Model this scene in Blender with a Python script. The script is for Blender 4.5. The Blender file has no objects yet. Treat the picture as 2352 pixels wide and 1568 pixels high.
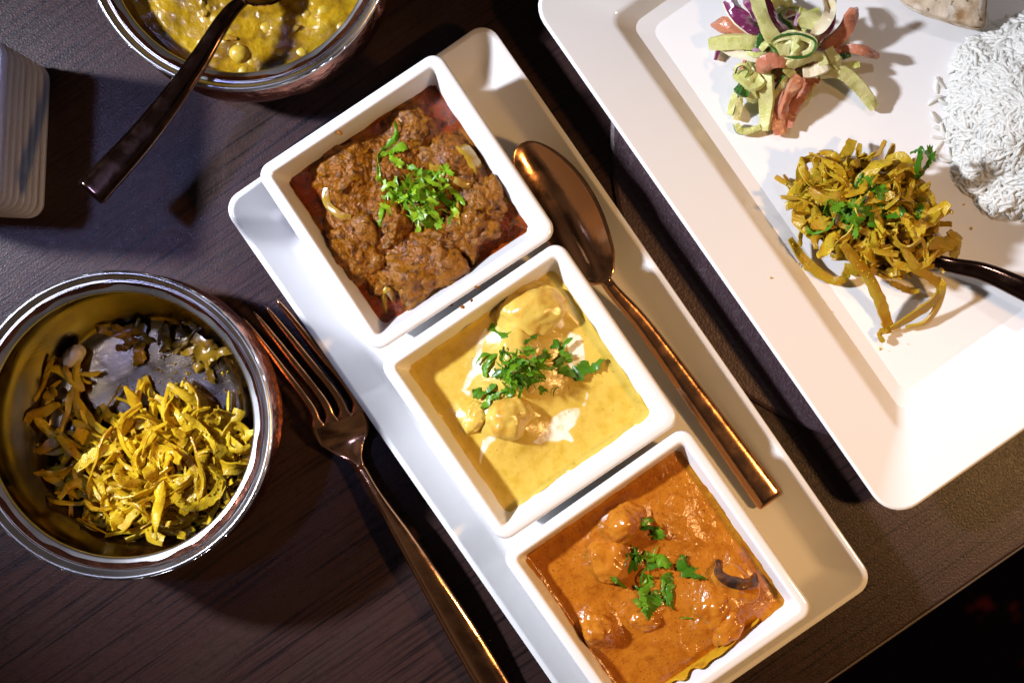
import bpy, math, random
import numpy as np
from mathutils import Vector, Euler, Matrix
from mathutils.bvhtree import BVHTree

# ------------------------------------------------------------------ camera, world, lamps, exposure
R = math.radians
scene = bpy.context.scene
COL = scene.collection
H = 650.0            # camera height above the table, mm
S = 5.17             # picture units per mm on the table top (2352 across)
CX, CY = 1176.0, 784.0

cam = bpy.data.cameras.new("camera")
cam_o = bpy.data.objects.new("camera", cam)
COL.objects.link(cam_o)
cam_o.location = (0, 0, H / 1000)
cam.sensor_width = 36
cam.lens = 36 * H / (2352 / S)
cam.clip_start = 0.02
cam.clip_end = 50
cam.dof.use_dof = True
cam.dof.focus_distance = (H - 40) / 1000
cam.dof.aperture_fstop = 9.0
scene.camera = cam_o

world = bpy.data.worlds.new("World")
scene.world = world
world.use_nodes = True
wn = world.node_tree.nodes
wl = world.node_tree.links
bg = wn["Background"]
bg.inputs[1].default_value = 0.05
tc = wn.new("ShaderNodeTexCoord")
nz = wn.new("ShaderNodeTexNoise")
nz.inputs["Scale"].default_value = 2.2
nz.inputs["Detail"].default_value = 3
rp = wn.new("ShaderNodeValToRGB")
rp.color_ramp.elements[0].position = 0.40
rp.color_ramp.elements[0].color = (0.16, 0.10, 0.09, 1)
rp.color_ramp.elements[1].position = 0.66
rp.color_ramp.elements[1].color = (2.0, 1.5, 1.2, 1)
wl.new(tc.outputs["Generated"], nz.inputs["Vector"])
wl.new(nz.outputs["Fac"], rp.inputs["Fac"])
wl.new(rp.outputs["Color"], bg.inputs[0])


def spot(name, loc, aim, power, color, size, radius):
    l = bpy.data.lights.new(name, "SPOT")
    l.energy = power
    l.color = color
    l.spot_size = R(size)
    l.spot_blend = 1.0
    l.shadow_soft_size = radius
    o = bpy.data.objects.new(name, l)
    COL.objects.link(o)
    o.location = loc
    d = Vector(aim) - Vector(loc)
    o.rotation_euler = d.to_track_quat("-Z", "Y").to_euler()
    return o


spot("cool_spotlight", (-0.68, 0.18, 0.54), (0.04, 0.02, 0), 68, (0.87, 0.90, 1.0), 44, 0.030)
spot("warm_spotlight", (0.50, -0.06, 0.60), (0.03, -0.07, 0), 15, (1.0, 0.55, 0.20), 42, 0.030)
spot("neutral_spotlight", (0.16, 0.52, 1.0), (0.26, 0.08, 0), 8, (1.0, 0.89, 0.88), 23, 0.035)
spot("blue_spotlight", (-0.605, 0.16, 1.50), (-0.20, 0.03, 0), 18, (0.42, 0.46, 1.0), 15, 0.05)

scene.view_settings.view_transform = "Standard"
scene.view_settings.look = "None"
scene.view_settings.exposure = 0.0
scene.view_settings.gamma = 1.0
scene.cycles.max_bounces = 6
scene.cycles.caustics_reflective = False
scene.cycles.caustics_refractive = False
scene.cycles.sample_clamp_indirect = 3.0

rng = np.random.default_rng(11)

# ------------------------------------------------------------------ helpers


def P(u, v, h=0.0):
    k = (H - h) / (H * S)
    return np.array([(u - CX) * k, -(v - CY) * k, h])


def PS(lst):
    return np.array([P(*p) for p in lst])


def _hash(ix, iy, iz, seed):
    h = (ix.astype(np.int64) * 374761393 + iy.astype(np.int64) * 668265263 + iz.astype(np.int64) * 2147483647 + seed * 974634777)
    h = (h ^ (h >> 13)) * 1274126177
    h = h & 0x7FFFFFFF
    h = (h ^ (h >> 16)) & 0xFFFF
    return h / 32767.5 - 1.0


def noise(p, seed=0):
    p = np.asarray(p, float)
    i = np.floor(p).astype(np.int64)
    f = p - i
    f = f * f * f * (f * (f * 6 - 15) + 10)
    out = 0
    for dx in (0, 1):
        for dy in (0, 1):
            for dz in (0, 1):
                w = (f[:, 0] if dx else 1 - f[:, 0]) * (f[:, 1] if dy else 1 - f[:, 1]) * (f[:, 2] if dz else 1 - f[:, 2])
                out = out + w * _hash(i[:, 0] + dx, i[:, 1] + dy, i[:, 2] + dz, seed)
    return out


def fbm(p, seed=0, octs=4, gain=0.5):
    p = np.asarray(p, float)
    a, s, t = 1.0, 0, 0
    for k in range(octs):
        s = s + a * noise(p * 2.03 ** k + 17.3 * k, seed + k)
        t += a
        a *= gain
    return s / t


SURF = {}


class MB:
    def __init__(self):
        self.v, self.f, self.m = [], [], []
        self.n = 0
        self.sharp = 0
        self.attr = []

    def add(self, verts, faces, mat=0, attr=None):
        verts = np.asarray(verts, float)
        self.v.append(verts)
        off = self.n
        self.f += [tuple(int(i) + off for i in fc) for fc in faces]
        if isinstance(mat, int):
            self.m += [mat] * len(faces)
        else:
            self.m += list(mat)
        self.attr.append(np.zeros(len(verts)) if attr is None else np.asarray(attr, float))
        self.n += len(verts)

    def mesh(self, name, mats, origin=(0, 0, 0), smooth=True, attr=False, sharp=None):
        v = (np.concatenate(self.v) - np.asarray(origin, float)) / 1000.0
        me = bpy.data.meshes.new(name)
        me.from_pydata(v.tolist(), [], self.f)
        for m in (mats if isinstance(mats, (list, tuple)) else [mats]):
            me.materials.append(m)
        if any(self.m):
            me.polygons.foreach_set("material_index", np.array(self.m, np.int32))
        me.polygons.foreach_set("use_smooth", np.full(len(self.f), smooth))
        if attr:
            a = me.attributes.new("mask", "FLOAT", "POINT")
            a.data.foreach_set("value", np.concatenate(self.attr).astype(np.float32))
        me.update()
        if self.sharp or sharp:
            me.set_sharp_from_angle(angle=R(self.sharp or sharp))
        return me

    def build(self, name, mats, parent=None, smooth=True, attr=False, surf=None, origin=None):
        if parent is not None:
            org = np.array(parent["_org"])
            if parent.parent is not None:
                pass
        else:
            org = np.zeros(3) if origin is None else np.asarray(origin, float)
        me = self.mesh(name, mats, org, smooth, attr)
        o = bpy.data.objects.new(name, me)
        COL.objects.link(o)
        if parent is not None:
            o.parent = parent
        else:
            o.location = org / 1000.0
        ORG[o.name] = org
        if surf:
            SURF.setdefault(surf, []).append((np.concatenate(self.v), self.f))
        return o


ORG = {}


def tag(o, label, cat, group=None, kind=None):
    if label:
        o["label"] = label
    if cat:
        o["category"] = cat
    if group:
        o["group"] = group
    if kind:
        o["kind"] = kind
    return o


class Thing:
    """an Empty at the base of a thing; parts are built round it"""

    def __init__(self, name, loc, label, cat, group=None):
        self.o = bpy.data.objects.new(name, None)
        COL.objects.link(self.o)
        self.o.empty_display_size = 0.01
        self.org = np.asarray(loc, float)
        self.o.location = self.org / 1000.0
        tag(self.o, label, cat, group)

    def part(self, name, mb, mats, smooth=True, attr=False, surf=None, parent=None):
        me = mb.mesh(name, mats, self.org, smooth, attr)
        o = bpy.data.objects.new(name, me)
        COL.objects.link(o)
        o.parent = parent if parent is not None else self.o
        if surf:
            SURF.setdefault(surf, []).append((np.concatenate(mb.v), mb.f))
        return o

    def inst(self, name, me, loc, rot, scale=1.0):
        o = bpy.data.objects.new(name, me)
        COL.objects.link(o)
        o.parent = self.o
        o.location = (np.asarray(loc, float) - self.org) / 1000.0
        o.rotation_euler = rot
        o.scale = (scale, scale, scale) if np.isscalar(scale) else scale
        return o


_BVH = {}


def drop(key, x, y, default=0.0):
    if key not in _BVH:
        vs, fs, n = [], [], 0
        for v, f in SURF[key]:
            vs += v.tolist()
            fs += [tuple(i + n for i in fc) for fc in f]
            n += len(v)
        _BVH[key] = BVHTree.FromPolygons(vs, fs)
    hit = _BVH[key].ray_cast(Vector((x, y, 200)), Vector((0, 0, -1)))
    return hit[0].z if hit[0] is not None else default


def loft(mb, rings, mat=0, cap0=False, cap1=False):
    rings = np.asarray(rings, float)
    M, N, _ = rings.shape
    v = rings.reshape(-1, 3)
    f = []
    for i in range(M - 1):
        for j in range(N):
            k = (j + 1) % N
            f.append((i * N + j, i * N + k, (i + 1) * N + k, (i + 1) * N + j))
    if cap0:
        f.append(tuple(range(N))[::-1])
    if cap1:
        f.append(tuple((M - 1) * N + j for j in range(N)))
    mb.add(v, f, mat)


def profile(pts, seg=6):
    """2D polyline with rounded corners; pts: (x, z, r). Supporting points keep flats flat."""
    out = []
    n = len(pts)
    for i, (x, z, r) in enumerate(pts):
        p = np.array([x, z], float)
        if i == 0 or i == n - 1 or r <= 0:
            out.append(p)
            continue
        a = np.array(pts[i - 1][:2], float) - p
        b = np.array(pts[i + 1][:2], float) - p
        la, lb = np.linalg.norm(a), np.linalg.norm(b)
        a /= la
        b /= lb
        ang = math.acos(max(-1, min(1, float(a @ b))))
        t = min(r / math.tan(ang / 2), 0.48 * la, 0.48 * lb)
        p0, p1 = p + a * t, p + b * t
        sup = min(0.25 * t + 0.3, 0.02 * la + 0.2)
        out.append(p0 + a * min(sup, 0.04 * la + 0.05))
        for k in range(seg + 1):
            s = k / seg
            out.append((1 - s) ** 2 * p0 + 2 * s * (1 - s) * p + s * s * p1)
        out.append(p1 + b * min(sup, 0.04 * lb + 0.05))
    return np.array(out)


def rrect(hw, hl, r, z, c, ang, seg=7):
    pts = []
    for (sx, sy, a0) in ((1, 1, 0), (-1, 1, 90), (-1, -1, 180), (1, -1, 270)):
        cx, cy = sx * (hw - r), sy * (hl - r)
        arc = []
        for k in range(seg + 1):
            a = R(a0 + 90 * k / seg)
            arc.append((cx + r * math.cos(a), cy + r * math.sin(a)))
        d0 = np.array((-math.sin(R(a0)), math.cos(R(a0))))
        d1 = np.array((-math.sin(R(a0 + 90)), math.cos(R(a0 + 90))))
        e = min(1.2, 0.2 * min(hw, hl))
        pts.append(np.array(arc[0]) - d0 * e)
        pts += [np.array(q) for q in arc]
        pts.append(np.array(arc[-1]) + d1 * e)
    pts = np.array(pts)
    ca, sa = math.cos(ang), math.sin(ang)
    x = pts[:, 0] * ca - pts[:, 1] * sa + c[0]
    y = pts[:, 0] * sa + pts[:, 1] * ca + c[1]
    return np.stack([x, y, np.full(len(x), z)], 1)


def dish(mb, hw, hl, r0, prof, c, ang, z0, rmin=2.0, warp=0.0):
    rings = []
    for (x, z) in prof:
        r = max(r0 + x * 0.75, rmin)
        rings.append(rrect(hw + x, hl + x, min(r, min(hw, hl) + x - 0.01), z0 + z, c, ang))
    rings = np.array(rings)
    if warp:
        flat = rings.reshape(-1, 3)
        flat[:, :2] += warp * np.stack([noise(flat * 0.02, 5), noise(flat * 0.02, 9)], 1)
        flat[:, 2] += 0.6 * warp * noise(flat * 0.015 + 7, 3) * (flat[:, 2] > z0 + 2)
        rings = flat.reshape(rings.shape)
    loft(mb, rings, 0, cap0=True, cap1=True)


def lathe(mb, prof, c, seg=128, wob=0.0, seed=0):
    a = np.linspace(0, 2 * math.pi, seg, endpoint=False)
    rings = []
    for (r, z) in prof:
        r = max(r, 0.02)
        rr = np.full(seg, r)
        if wob:
            q = np.stack([np.cos(a) * r * 0.12, np.sin(a) * r * 0.12, np.full(seg, z * 0.12)], 1)
            rr = rr + wob * noise(q, seed) * min(1, r / 20)
        rings.append(np.stack([c[0] + rr * np.cos(a), c[1] + rr * np.sin(a), np.full(seg, c[2] + z)], 1))
    loft(mb, rings)


def catmull(ctrl, n):
    ctrl = np.asarray(ctrl, float)
    m = len(ctrl)
    pts = np.vstack([2 * ctrl[0] - ctrl[1], ctrl, 2 * ctrl[-1] - ctrl[-2]])
    out = []
    for t in np.linspace(0, m - 1, n):
        i = min(int(t), m - 2)
        f = t - i
        p0, p1, p2, p3 = pts[i], pts[i + 1], pts[i + 2], pts[i + 3]
        out.append(0.5 * (2 * p1 + (p2 - p0) * f + (2 * p0 - 5 * p1 + 4 * p2 - p3) * f * f + (3 * p1 - p0 - 3 * p2 + p3) * f ** 3))
    return np.array(out)


def ribbon(mb, ctrl, w, t, n=12, tw=(0, 0), jag=0.0, ends=(0.6, 0.6), arch=0.0, skin=None, r=rng, mats=(0, 0), fray=0.3, wave=1.0):
    """a cut strip: flat section along a bent centre line; skin = material index of one long edge"""
    mb.sharp = 56
    C = catmull(ctrl, n)
    T = np.gradient(C, axis=0)
    T /= np.linalg.norm(T, axis=1)[:, None] + 1e-9
    s = np.cross(T[0], (0, 0, 1))
    if np.linalg.norm(s) < 0.05:
        s = np.array([1.0, 0, 0])
    s /= np.linalg.norm(s)
    rings = []
    ph = r.uniform(0, 6.28, 4)
    for i in range(n):
        s = s - T[i] * (s @ T[i])
        s /= np.linalg.norm(s) + 1e-9
        u = np.cross(s, T[i])
        q = i / (n - 1)
        a = R(tw[0] + (tw[1] - tw[0]) * q)
        ss = s * math.cos(a) + u * math.sin(a)
        uu = -s * math.sin(a) + u * math.cos(a)
        e = min(1, ends[0] + (1 - ends[0]) * q / 0.18) * min(1, ends[1] + (1 - ends[1]) * (1 - q) / 0.18)
        wl_ = w * 0.5 * e * (1 + jag * (fray * (r.random() * 2 - 1) + 0.8 * math.sin(ph[0] + q * (4 + ph[2]))))
        wr_ = w * 0.5 * e * (1 + jag * (fray * (r.random() * 2 - 1) + 0.8 * math.sin(ph[1] + q * (4 + ph[3]))))
        tt = t * (0.92 + 0.16 * r.random())
        wv = 0.16 * w * wave
        m0 = wv * math.sin(ph[1] * 3 + q * 7)
        a1 = arch + wv * math.sin(ph[0] * 2 + q * 9)
        a2 = arch + wv * math.sin(ph[2] * 5 + q * 8)
        rings.append([C[i] - ss * wl_ - uu * a1, C[i] + uu * m0, C[i] + ss * wr_ - uu * a2,
                      C[i] + ss * wr_ * 0.94 + uu * (tt - a2), C[i] + uu * (tt * 1.1 + m0), C[i] - ss * wl_ * 0.94 + uu * (tt - a1)])
    rings = np.array(rings)
    M, N, _ = rings.shape
    f, m = [], []
    for i in range(M - 1):
        for j in range(N):
            k = (j + 1) % N
            f.append((i * N + j, i * N + k, (i + 1) * N + k, (i + 1) * N + j))
            if skin is not None and j == 2:
                m.append(skin)
            elif j in (3, 4):
                m.append(mats[0])
            else:
                m.append(mats[1])
    f.append(tuple(range(N))[::-1])
    f.append(tuple((M - 1) * N + j for j in range(N)))
    m += [mats[0], mats[0]]
    mb.add(rings.reshape(-1, 3), f, m)


def ico(sub=3):
    import bmesh
    bm = bmesh.new()
    bmesh.ops.create_icosphere(bm, subdivisions=sub, radius=1.0)
    v = np.array([x.co[:] for x in bm.verts])
    f = [tuple(x.index for x in fc.verts) for fc in bm.faces]
    bm.free()
    return v, f


ICO3, ICO4 = ico(4), ico(5)


def lump(mb, c, rad, seed, amp=0.25, scale=0.9, fine=0.05, rot=0.0, hi=False, fines=3.5, boxy=0.0):
    v, f = ICO4 if hi else ICO3
    v = v.copy()
    if boxy:
        q = np.abs(v) ** (1 + 0.0)
        b = v / np.max(np.abs(v), axis=1)[:, None]
        v = v * (1 - boxy) + b * boxy * 0.82
    d = 1 + amp * fbm(v * scale + seed * 3.1, seed, 3) + fine * fbm(v * fines + seed, seed + 5, 3, 0.6)
    v = v * d[:, None] * np.asarray(rad, float)
    ca, sa = math.cos(rot), math.sin(rot)
    x = v[:, 0] * ca - v[:, 1] * sa
    y = v[:, 0] * sa + v[:, 1] * ca
    mb.add(np.stack([x, y, v[:, 2]], 1) + np.asarray(c, float), f)


# ------------------------------------------------------------------ materials


def mk(name, base, rough=0.4, metal=0.0, spec=0.5, sss=0.0, sss_r=(1, 0.5, 0.25), sss_s=0.002, coat=0.0, var=None, noises=(), bumps=(), attr=None,
       attr_rough=None, rough_noise=None, aniso=0.0, coat_rough=0.05, transl=0.0):
    m = bpy.data.materials.new(name)
    m.use_nodes = True
    nt = m.node_tree
    nd, lk = nt.nodes, nt.links
    b = nd["Principled BSDF"]
    b.inputs["Roughness"].default_value = rough
    b.inputs["Metallic"].default_value = metal
    b.inputs["Specular IOR Level"].default_value = spec
    b.inputs["Coat Weight"].default_value = coat
    b.inputs["Coat Roughness"].default_value = coat_rough
    b.inputs["Anisotropic"].default_value = aniso
    if sss:
        b.inputs["Subsurface Weight"].default_value = sss
        b.inputs["Subsurface Radius"].default_value = sss_r
        b.inputs["Subsurface Scale"].default_value = sss_s
    tcn = nd.new("ShaderNodeTexCoord")
    cur = None

    def rgb(c):
        n = nd.new("ShaderNodeRGB")
        n.outputs[0].default_value = (*c, 1)
        return n.outputs[0]

    def mix(a, bb, fac):
        n = nd.new("ShaderNodeMix")
        n.data_type = "RGBA"
        lk.new(fac, n.inputs[0])
        lk.new(a, n.inputs[6])
        lk.new(bb, n.inputs[7])
        return n.outputs[2]

    def ntex(scale, detail=4, rough_=0.55, dist=0.0, mapping=None, kind="noise"):
        src = tcn.outputs["Object"]
        if mapping:
            mp = nd.new("ShaderNodeMapping")
            mp.inputs["Rotation"].default_value = (0, 0, mapping[0])
            mp.inputs["Scale"].default_value = mapping[1]
            mp2 = nd.new("ShaderNodeMapping")
            mp2.inputs["Rotation"].default_value = (0, 0, mapping[0])
            lk.new(src, mp2.inputs["Vector"])
            mp.inputs["Rotation"].default_value = (0, 0, 0)
            lk.new(mp2.outputs[0], mp.inputs["Vector"])
            src = mp.outputs[0]
        if kind == "voronoi":
            t = nd.new("ShaderNodeTexVoronoi")
            t.inputs["Scale"].default_value = scale
            lk.new(src, t.inputs["Vector"])
            return t.outputs["Distance"]
        t = nd.new("ShaderNodeTexNoise")
        t.inputs["Scale"].default_value = scale
        t.inputs["Detail"].default_value = detail
        t.inputs["Roughness"].default_value = rough_
        t.inputs["Distortion"].default_value = dist
        lk.new(src, t.inputs["Vector"])
        return t.outputs["Fac"]

    def ramp(fac, lo, hi):
        n = nd.new("ShaderNodeMapRange")
        n.clamp = True
        n.inputs[1].default_value = lo
        n.inputs[2].default_value = hi
        lk.new(fac, n.inputs[0])
        return n.outputs[0]

    cur = rgb(base)
    if var is not None:
        oi = nd.new("ShaderNodeObjectInfo")
        cur = mix(cur, rgb(var), oi.outputs["Random"])
    if attr is not None:
        an = nd.new("ShaderNodeAttribute")
        an.attribute_name = "mask"
        cur = mix(cur, rgb(attr), an.outputs["Fac"])
        if attr_rough is not None:
            n = nd.new("ShaderNodeMapRange")
            n.inputs[3].default_value = rough
            n.inputs[4].default_value = attr_rough
            lk.new(an.outputs["Fac"], n.inputs[0])
            lk.new(n.outputs[0], b.inputs["Roughness"])
    for nn in noises:
        sc, col, lo, hi = nn[:4]
        mp = nn[4] if len(nn) > 4 else None
        det = nn[5] if len(nn) > 5 else 4
        cur = mix(cur, rgb(col), ramp(ntex(sc, det, mapping=mp), lo, hi))
    lk.new(cur, b.inputs["Base Color"])
    if rough_noise:
        sc, lo, hi, r0, r1 = rough_noise[:5]
        n = nd.new("ShaderNodeMapRange")
        n.inputs[1].default_value = lo
        n.inputs[2].default_value = hi
        n.inputs[3].default_value = r0
        n.inputs[4].default_value = r1
        lk.new(ntex(sc, 5, mapping=rough_noise[5] if len(rough_noise) > 5 else None), n.inputs[0])
        lk.new(n.outputs[0], b.inputs["Roughness"])
    prev = None
    for bb in bumps:
        sc, strength, dist = bb[:3]
        mp = bb[3] if len(bb) > 3 else None
        kd = bb[4] if len(bb) > 4 else "noise"
        n = nd.new("ShaderNodeBump")
        n.inputs["Strength"].default_value = strength
        n.inputs["Distance"].default_value = dist
        lk.new(ntex(sc, 4, mapping=mp, kind=kd), n.inputs["Height"])
        if prev:
            lk.new(prev, n.inputs["Normal"])
        prev = n.outputs[0]
    if prev:
        lk.new(prev, b.inputs["Normal"])
        if coat:
            lk.new(prev, b.inputs["Coat Normal"])
    if transl:
        tr = nd.new("ShaderNodeBsdfTranslucent")
        lk.new(cur, tr.inputs["Color"])
        ms = nd.new("ShaderNodeMixShader")
        ms.inputs[0].default_value = transl
        lk.new(b.outputs[0], ms.inputs[1])
        lk.new(tr.outputs[0], ms.inputs[2])
        lk.new(ms.outputs[0], nd["Material Output"].inputs["Surface"])
    return m


GA = R(-34.5)
M_wood = mk("dark_wood_laminate", (0.036, 0.018, 0.0165), rough=0.42, spec=0.24,
            noises=[(1.0, (0.009, 0.006, 0.007), 0.50, 0.64, (GA, (14, 620, 1))), (1.0, (0.036, 0.022, 0.018), 0.52, 0.75, (GA, (6, 60, 1))),
                    (260, (0.020, 0.013, 0.013), 0.55, 0.80)],
            bumps=[(1.0, 0.25, 0.0004, (GA, (20, 620, 1))), (1100, 0.35, 0.0004)], rough_noise=(300, 0.3, 0.7, 0.25, 0.36))
M_woodedge = mk("table_edge_banding", (0.10, 0.075, 0.06), rough=0.5, bumps=[(600, 0.2, 0.0003)])
M_leather = mk("dark_leather", (0.060, 0.034, 0.042), rough=0.48, spec=0.4, bumps=[(900, 0.45, 0.0004, None, "voronoi"), (500, 0.25, 0.0004)],
               noises=[(500, (0.10, 0.07, 0.078), 0.5, 0.75)])
M_porc = mk("white_porcelain", (0.79, 0.79, 0.795), rough=0.07, spec=0.5, coat=0.3, coat_rough=0.04, bumps=[(55, 0.04, 0.0006)],
            noises=[(1300, (0.70, 0.66, 0.60), 0.735, 0.78)])
M_copper = mk("polished_copper", (0.70, 0.37, 0.19), rough=0.15, metal=1.0, bumps=[(260, 0.14, 0.0003), (900, 0.14, 0.00012)],
              rough_noise=(120, 0.4, 0.7, 0.11, 0.22))
M_darkcopper = mk("dark_reflection_copper_cutlery", (0.11, 0.062, 0.048), rough=0.13, metal=1.0, bumps=[(160, 0.05, 0.0003)], rough_noise=(160, 0.4, 0.75, 0.10, 0.22))  # near-black base colour stands in for the dark room reflected in the metal
M_body = mk("hammered_copper_body", (0.42, 0.17, 0.11), rough=0.24, metal=1.0, bumps=[(75, 0.5, 0.003), (900, 0.15, 0.0002)],
            noises=[(90, (0.20, 0.08, 0.06), 0.45, 0.7)])
M_steel = mk("brushed_steel", (0.50, 0.50, 0.52), rough=0.28, metal=1.0, bumps=[(420, 0.05, 0.00008)], rough_noise=(60, 0.3, 0.75, 0.24, 0.36))
M_steelin = mk("scratched_steel_inside", (0.19, 0.165, 0.14), rough=0.2, metal=1.0, bumps=[(1.0, 0.30, 0.00012, (R(35), (40, 2000, 40))), (1.0, 0.25, 0.00012, (R(-25), (40, 1500, 40)))],
               noises=[(30, (0.40, 0.28, 0.06), 0.40, 0.75)], rough_noise=(90, 0.35, 0.7, 0.12, 0.28))
M_plastic = mk("white_plastic", (0.74, 0.75, 0.88), rough=0.32, transl=0.35, bumps=[(900, 0.05, 0.0002)])
M_carpet = mk("dark_patterned_carpet", (0.030, 0.016, 0.020), rough=0.9, spec=0.1,
              noises=[(9, (0.55, 0.05, 0.05), 0.54, 0.57), (14, (0.03, 0.022, 0.008), 0.62, 0.64)], bumps=[(500, 0.8, 0.003)])
M_lamb = mk("lamb_gravy", (0.205, 0.066, 0.0015), rough=0.25, spec=0.16, coat=0.35, coat_rough=0.03, attr=(0.17, 0.024, 0.0008), attr_rough=0.05,
            noises=[(330, (0.055, 0.017, 0.002), 0.48, 0.68), (900, (0.24, 0.095, 0.010), 0.60, 0.78)],
            bumps=[(380, 0.6, 0.0016), (1000, 0.6, 0.0008)])
M_meat = mk("braised_lamb", (0.215, 0.076, 0.0018), rough=0.26, spec=0.16, coat=0.35, coat_rough=0.035,
            noises=[(300, (0.060, 0.020, 0.003), 0.48, 0.68), (800, (0.26, 0.11, 0.014), 0.58, 0.80)],
            bumps=[(330, 0.7, 0.0018), (1000, 0.6, 0.0008)])
M_onion = mk("cooked_onion", (0.30, 0.19, 0.018), rough=0.18, spec=0.6, sss=0.3, sss_s=0.002, noises=[(160, (0.24, 0.10, 0.02), 0.5, 0.75)], bumps=[(300, 0.15, 0.0006)], coat=0.4)
M_korma = mk("yellow_cream_sauce", (0.60, 0.42, 0.075), rough=0.26, spec=0.5, sss=0.15, sss_r=(1, 0.6, 0.1), sss_s=0.002, attr=(0.86, 0.82, 0.70), coat=0.15, coat_rough=0.15,
            noises=[(170, (0.50, 0.34, 0.035), 0.48, 0.72), (700, (0.30, 0.14, 0.012), 0.66, 0.74)],
            bumps=[(180, 0.12, 0.001), (900, 0.18, 0.0004)])
M_chicken = mk("creamy_chicken", (0.58, 0.42, 0.080), rough=0.26, spec=0.5, sss=0.15, sss_r=(1, 0.6, 0.1), sss_s=0.002, coat=0.15, coat_rough=0.15,
              noises=[(120, (0.50, 0.27, 0.035), 0.46, 0.68), (800, (0.28, 0.13, 0.012), 0.67, 0.74)], bumps=[(200, 0.2, 0.001), (900, 0.2, 0.0004)])
M_masala = mk("orange_masala_sauce", (0.40, 0.135, 0.009), rough=0.20, spec=0.55, coat=0.3, coat_rough=0.10, attr=(0.44, 0.20, 0.012),
             noises=[(240, (0.30, 0.085, 0.005), 0.45, 0.70), (1300, (0.12, 0.03, 0.004), 0.61, 0.68)],
             bumps=[(140, 0.30, 0.0014), (700, 0.40, 0.0007)])
M_tikka = mk("orange_chicken_chunk", (0.46, 0.165, 0.013), rough=0.20, spec=0.55, coat=0.3, coat_rough=0.1,
            noises=[(200, (0.34, 0.10, 0.007), 0.46, 0.68), (1300, (0.10, 0.022, 0.004), 0.65, 0.70)], bumps=[(190, 0.25, 0.0012), (800, 0.2, 0.0005)])
M_dal = mk("chickpea_gravy", (0.34, 0.20, 0.007), rough=0.14, spec=0.5,
          noises=[(95, (0.14, 0.068, 0.004), 0.44, 0.64), (110, (0.44, 0.29, 0.015), 0.56, 0.74), (800, (0.16, 0.08, 0.006), 0.66, 0.74)],
          bumps=[(160, 0.35, 0.0016), (700, 0.4, 0.0007)])
M_chickpea = mk("chickpea_skin", (0.44, 0.31, 0.03), rough=0.36, spec=0.5, sss=0.3, sss_s=0.002, var=(0.36, 0.23, 0.015), noises=[(300, (0.40, 0.25, 0.03), 0.5, 0.8)])
M_cabb = mk("turmeric_cabbage", (0.90, 0.69, 0.028), rough=0.18, spec=0.5, var=(0.68, 0.44, 0.016), sss=0.0, coat=0.2, coat_rough=0.12,
           noises=[(150, (0.56, 0.28, 0.012), 0.46, 0.74), (1400, (0.28, 0.12, 0.01), 0.66, 0.76)], bumps=[(260, 0.6, 0.0016), (1200, 0.5, 0.0006)], transl=0.38)
M_cabb2 = mk("olive_turmeric_cabbage", (0.74, 0.56, 0.035), rough=0.18, spec=0.5, var=(0.44, 0.28, 0.014), sss=0.0, coat=0.2, coat_rough=0.12,
           noises=[(150, (0.56, 0.28, 0.012), 0.46, 0.74), (1400, (0.28, 0.12, 0.01), 0.66, 0.76)], bumps=[(260, 0.6, 0.0016), (1200, 0.5, 0.0006)], transl=0.38)
M_cabbdark = mk("browned_cabbage", (0.36, 0.21, 0.012), rough=0.26, var=(0.14, 0.07, 0.006), noises=[(200, (0.05, 0.025, 0.008), 0.5, 0.7)], bumps=[(300, 0.3, 0.001)], transl=0.1)
M_garlic = mk("pale_garlic", (0.60, 0.52, 0.34), rough=0.35, noises=[(300, (0.45, 0.36, 0.2), 0.5, 0.7)], bumps=[(300, 0.2, 0.0006)])
M_cori = mk("bright_coriander", (0.34, 0.52, 0.020), rough=0.34, spec=0.4, var=(0.10, 0.28, 0.010), noises=[(400, (0.12, 0.28, 0.010), 0.5, 0.75)], bumps=[(600, 0.2, 0.0004)], transl=0.3)
M_coridk = mk("green_coriander", (0.16, 0.36, 0.014), rough=0.32, spec=0.4, var=(0.045, 0.17, 0.008), noises=[(400, (0.05, 0.16, 0.008), 0.5, 0.75)], bumps=[(600, 0.2, 0.0004)], transl=0.28)
M_rice = mk("cooked_rice", (0.90, 0.90, 0.86), rough=0.34, spec=0.35, transl=0.35, var=(0.82, 0.82, 0.78), bumps=[(1500, 0.1, 0.0002)])
M_bread = mk("griddled_flatbread", (0.62, 0.50, 0.36), rough=0.6, noises=[(70, (0.30, 0.17, 0.07), 0.50, 0.66), (320, (0.12, 0.06, 0.03), 0.60, 0.68), (110, (0.74, 0.66, 0.55), 0.56, 0.7)],
            bumps=[(120, 0.4, 0.002), (700, 0.3, 0.0006)])
M_cuc = mk("pale_cucumber_flesh", (0.66, 0.67, 0.25), rough=0.2, spec=0.5, sss=0.35, sss_r=(0.9, 1, 0.4), sss_s=0.002, var=(0.74, 0.70, 0.34), noises=[(180, (0.50, 0.54, 0.11), 0.5, 0.75), (1200, (0.72, 0.68, 0.36), 0.66, 0.72)],
          bumps=[(220, 0.6, 0.0014), (1300, 0.5, 0.0006)], coat=0.7, transl=0.25)
M_cucskin = mk("dark_cucumber_skin", (0.020, 0.085, 0.012), rough=0.25, noises=[(200, (0.06, 0.17, 0.02), 0.5, 0.7)], coat=0.3)
M_onw = mk("white_onion_flesh", (0.66, 0.60, 0.44), rough=0.2, sss=0.3, sss_s=0.002, noises=[(120, (0.60, 0.50, 0.22), 0.5, 0.7)], bumps=[(300, 0.15, 0.0006)], coat=0.3)
M_onp = mk("purple_onion_skin", (0.16, 0.022, 0.085), rough=0.2, noises=[(90, (0.40, 0.24, 0.32), 0.48, 0.62), (1200, (0.5, 0.42, 0.45), 0.68, 0.72)], coat=0.4)
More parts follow.
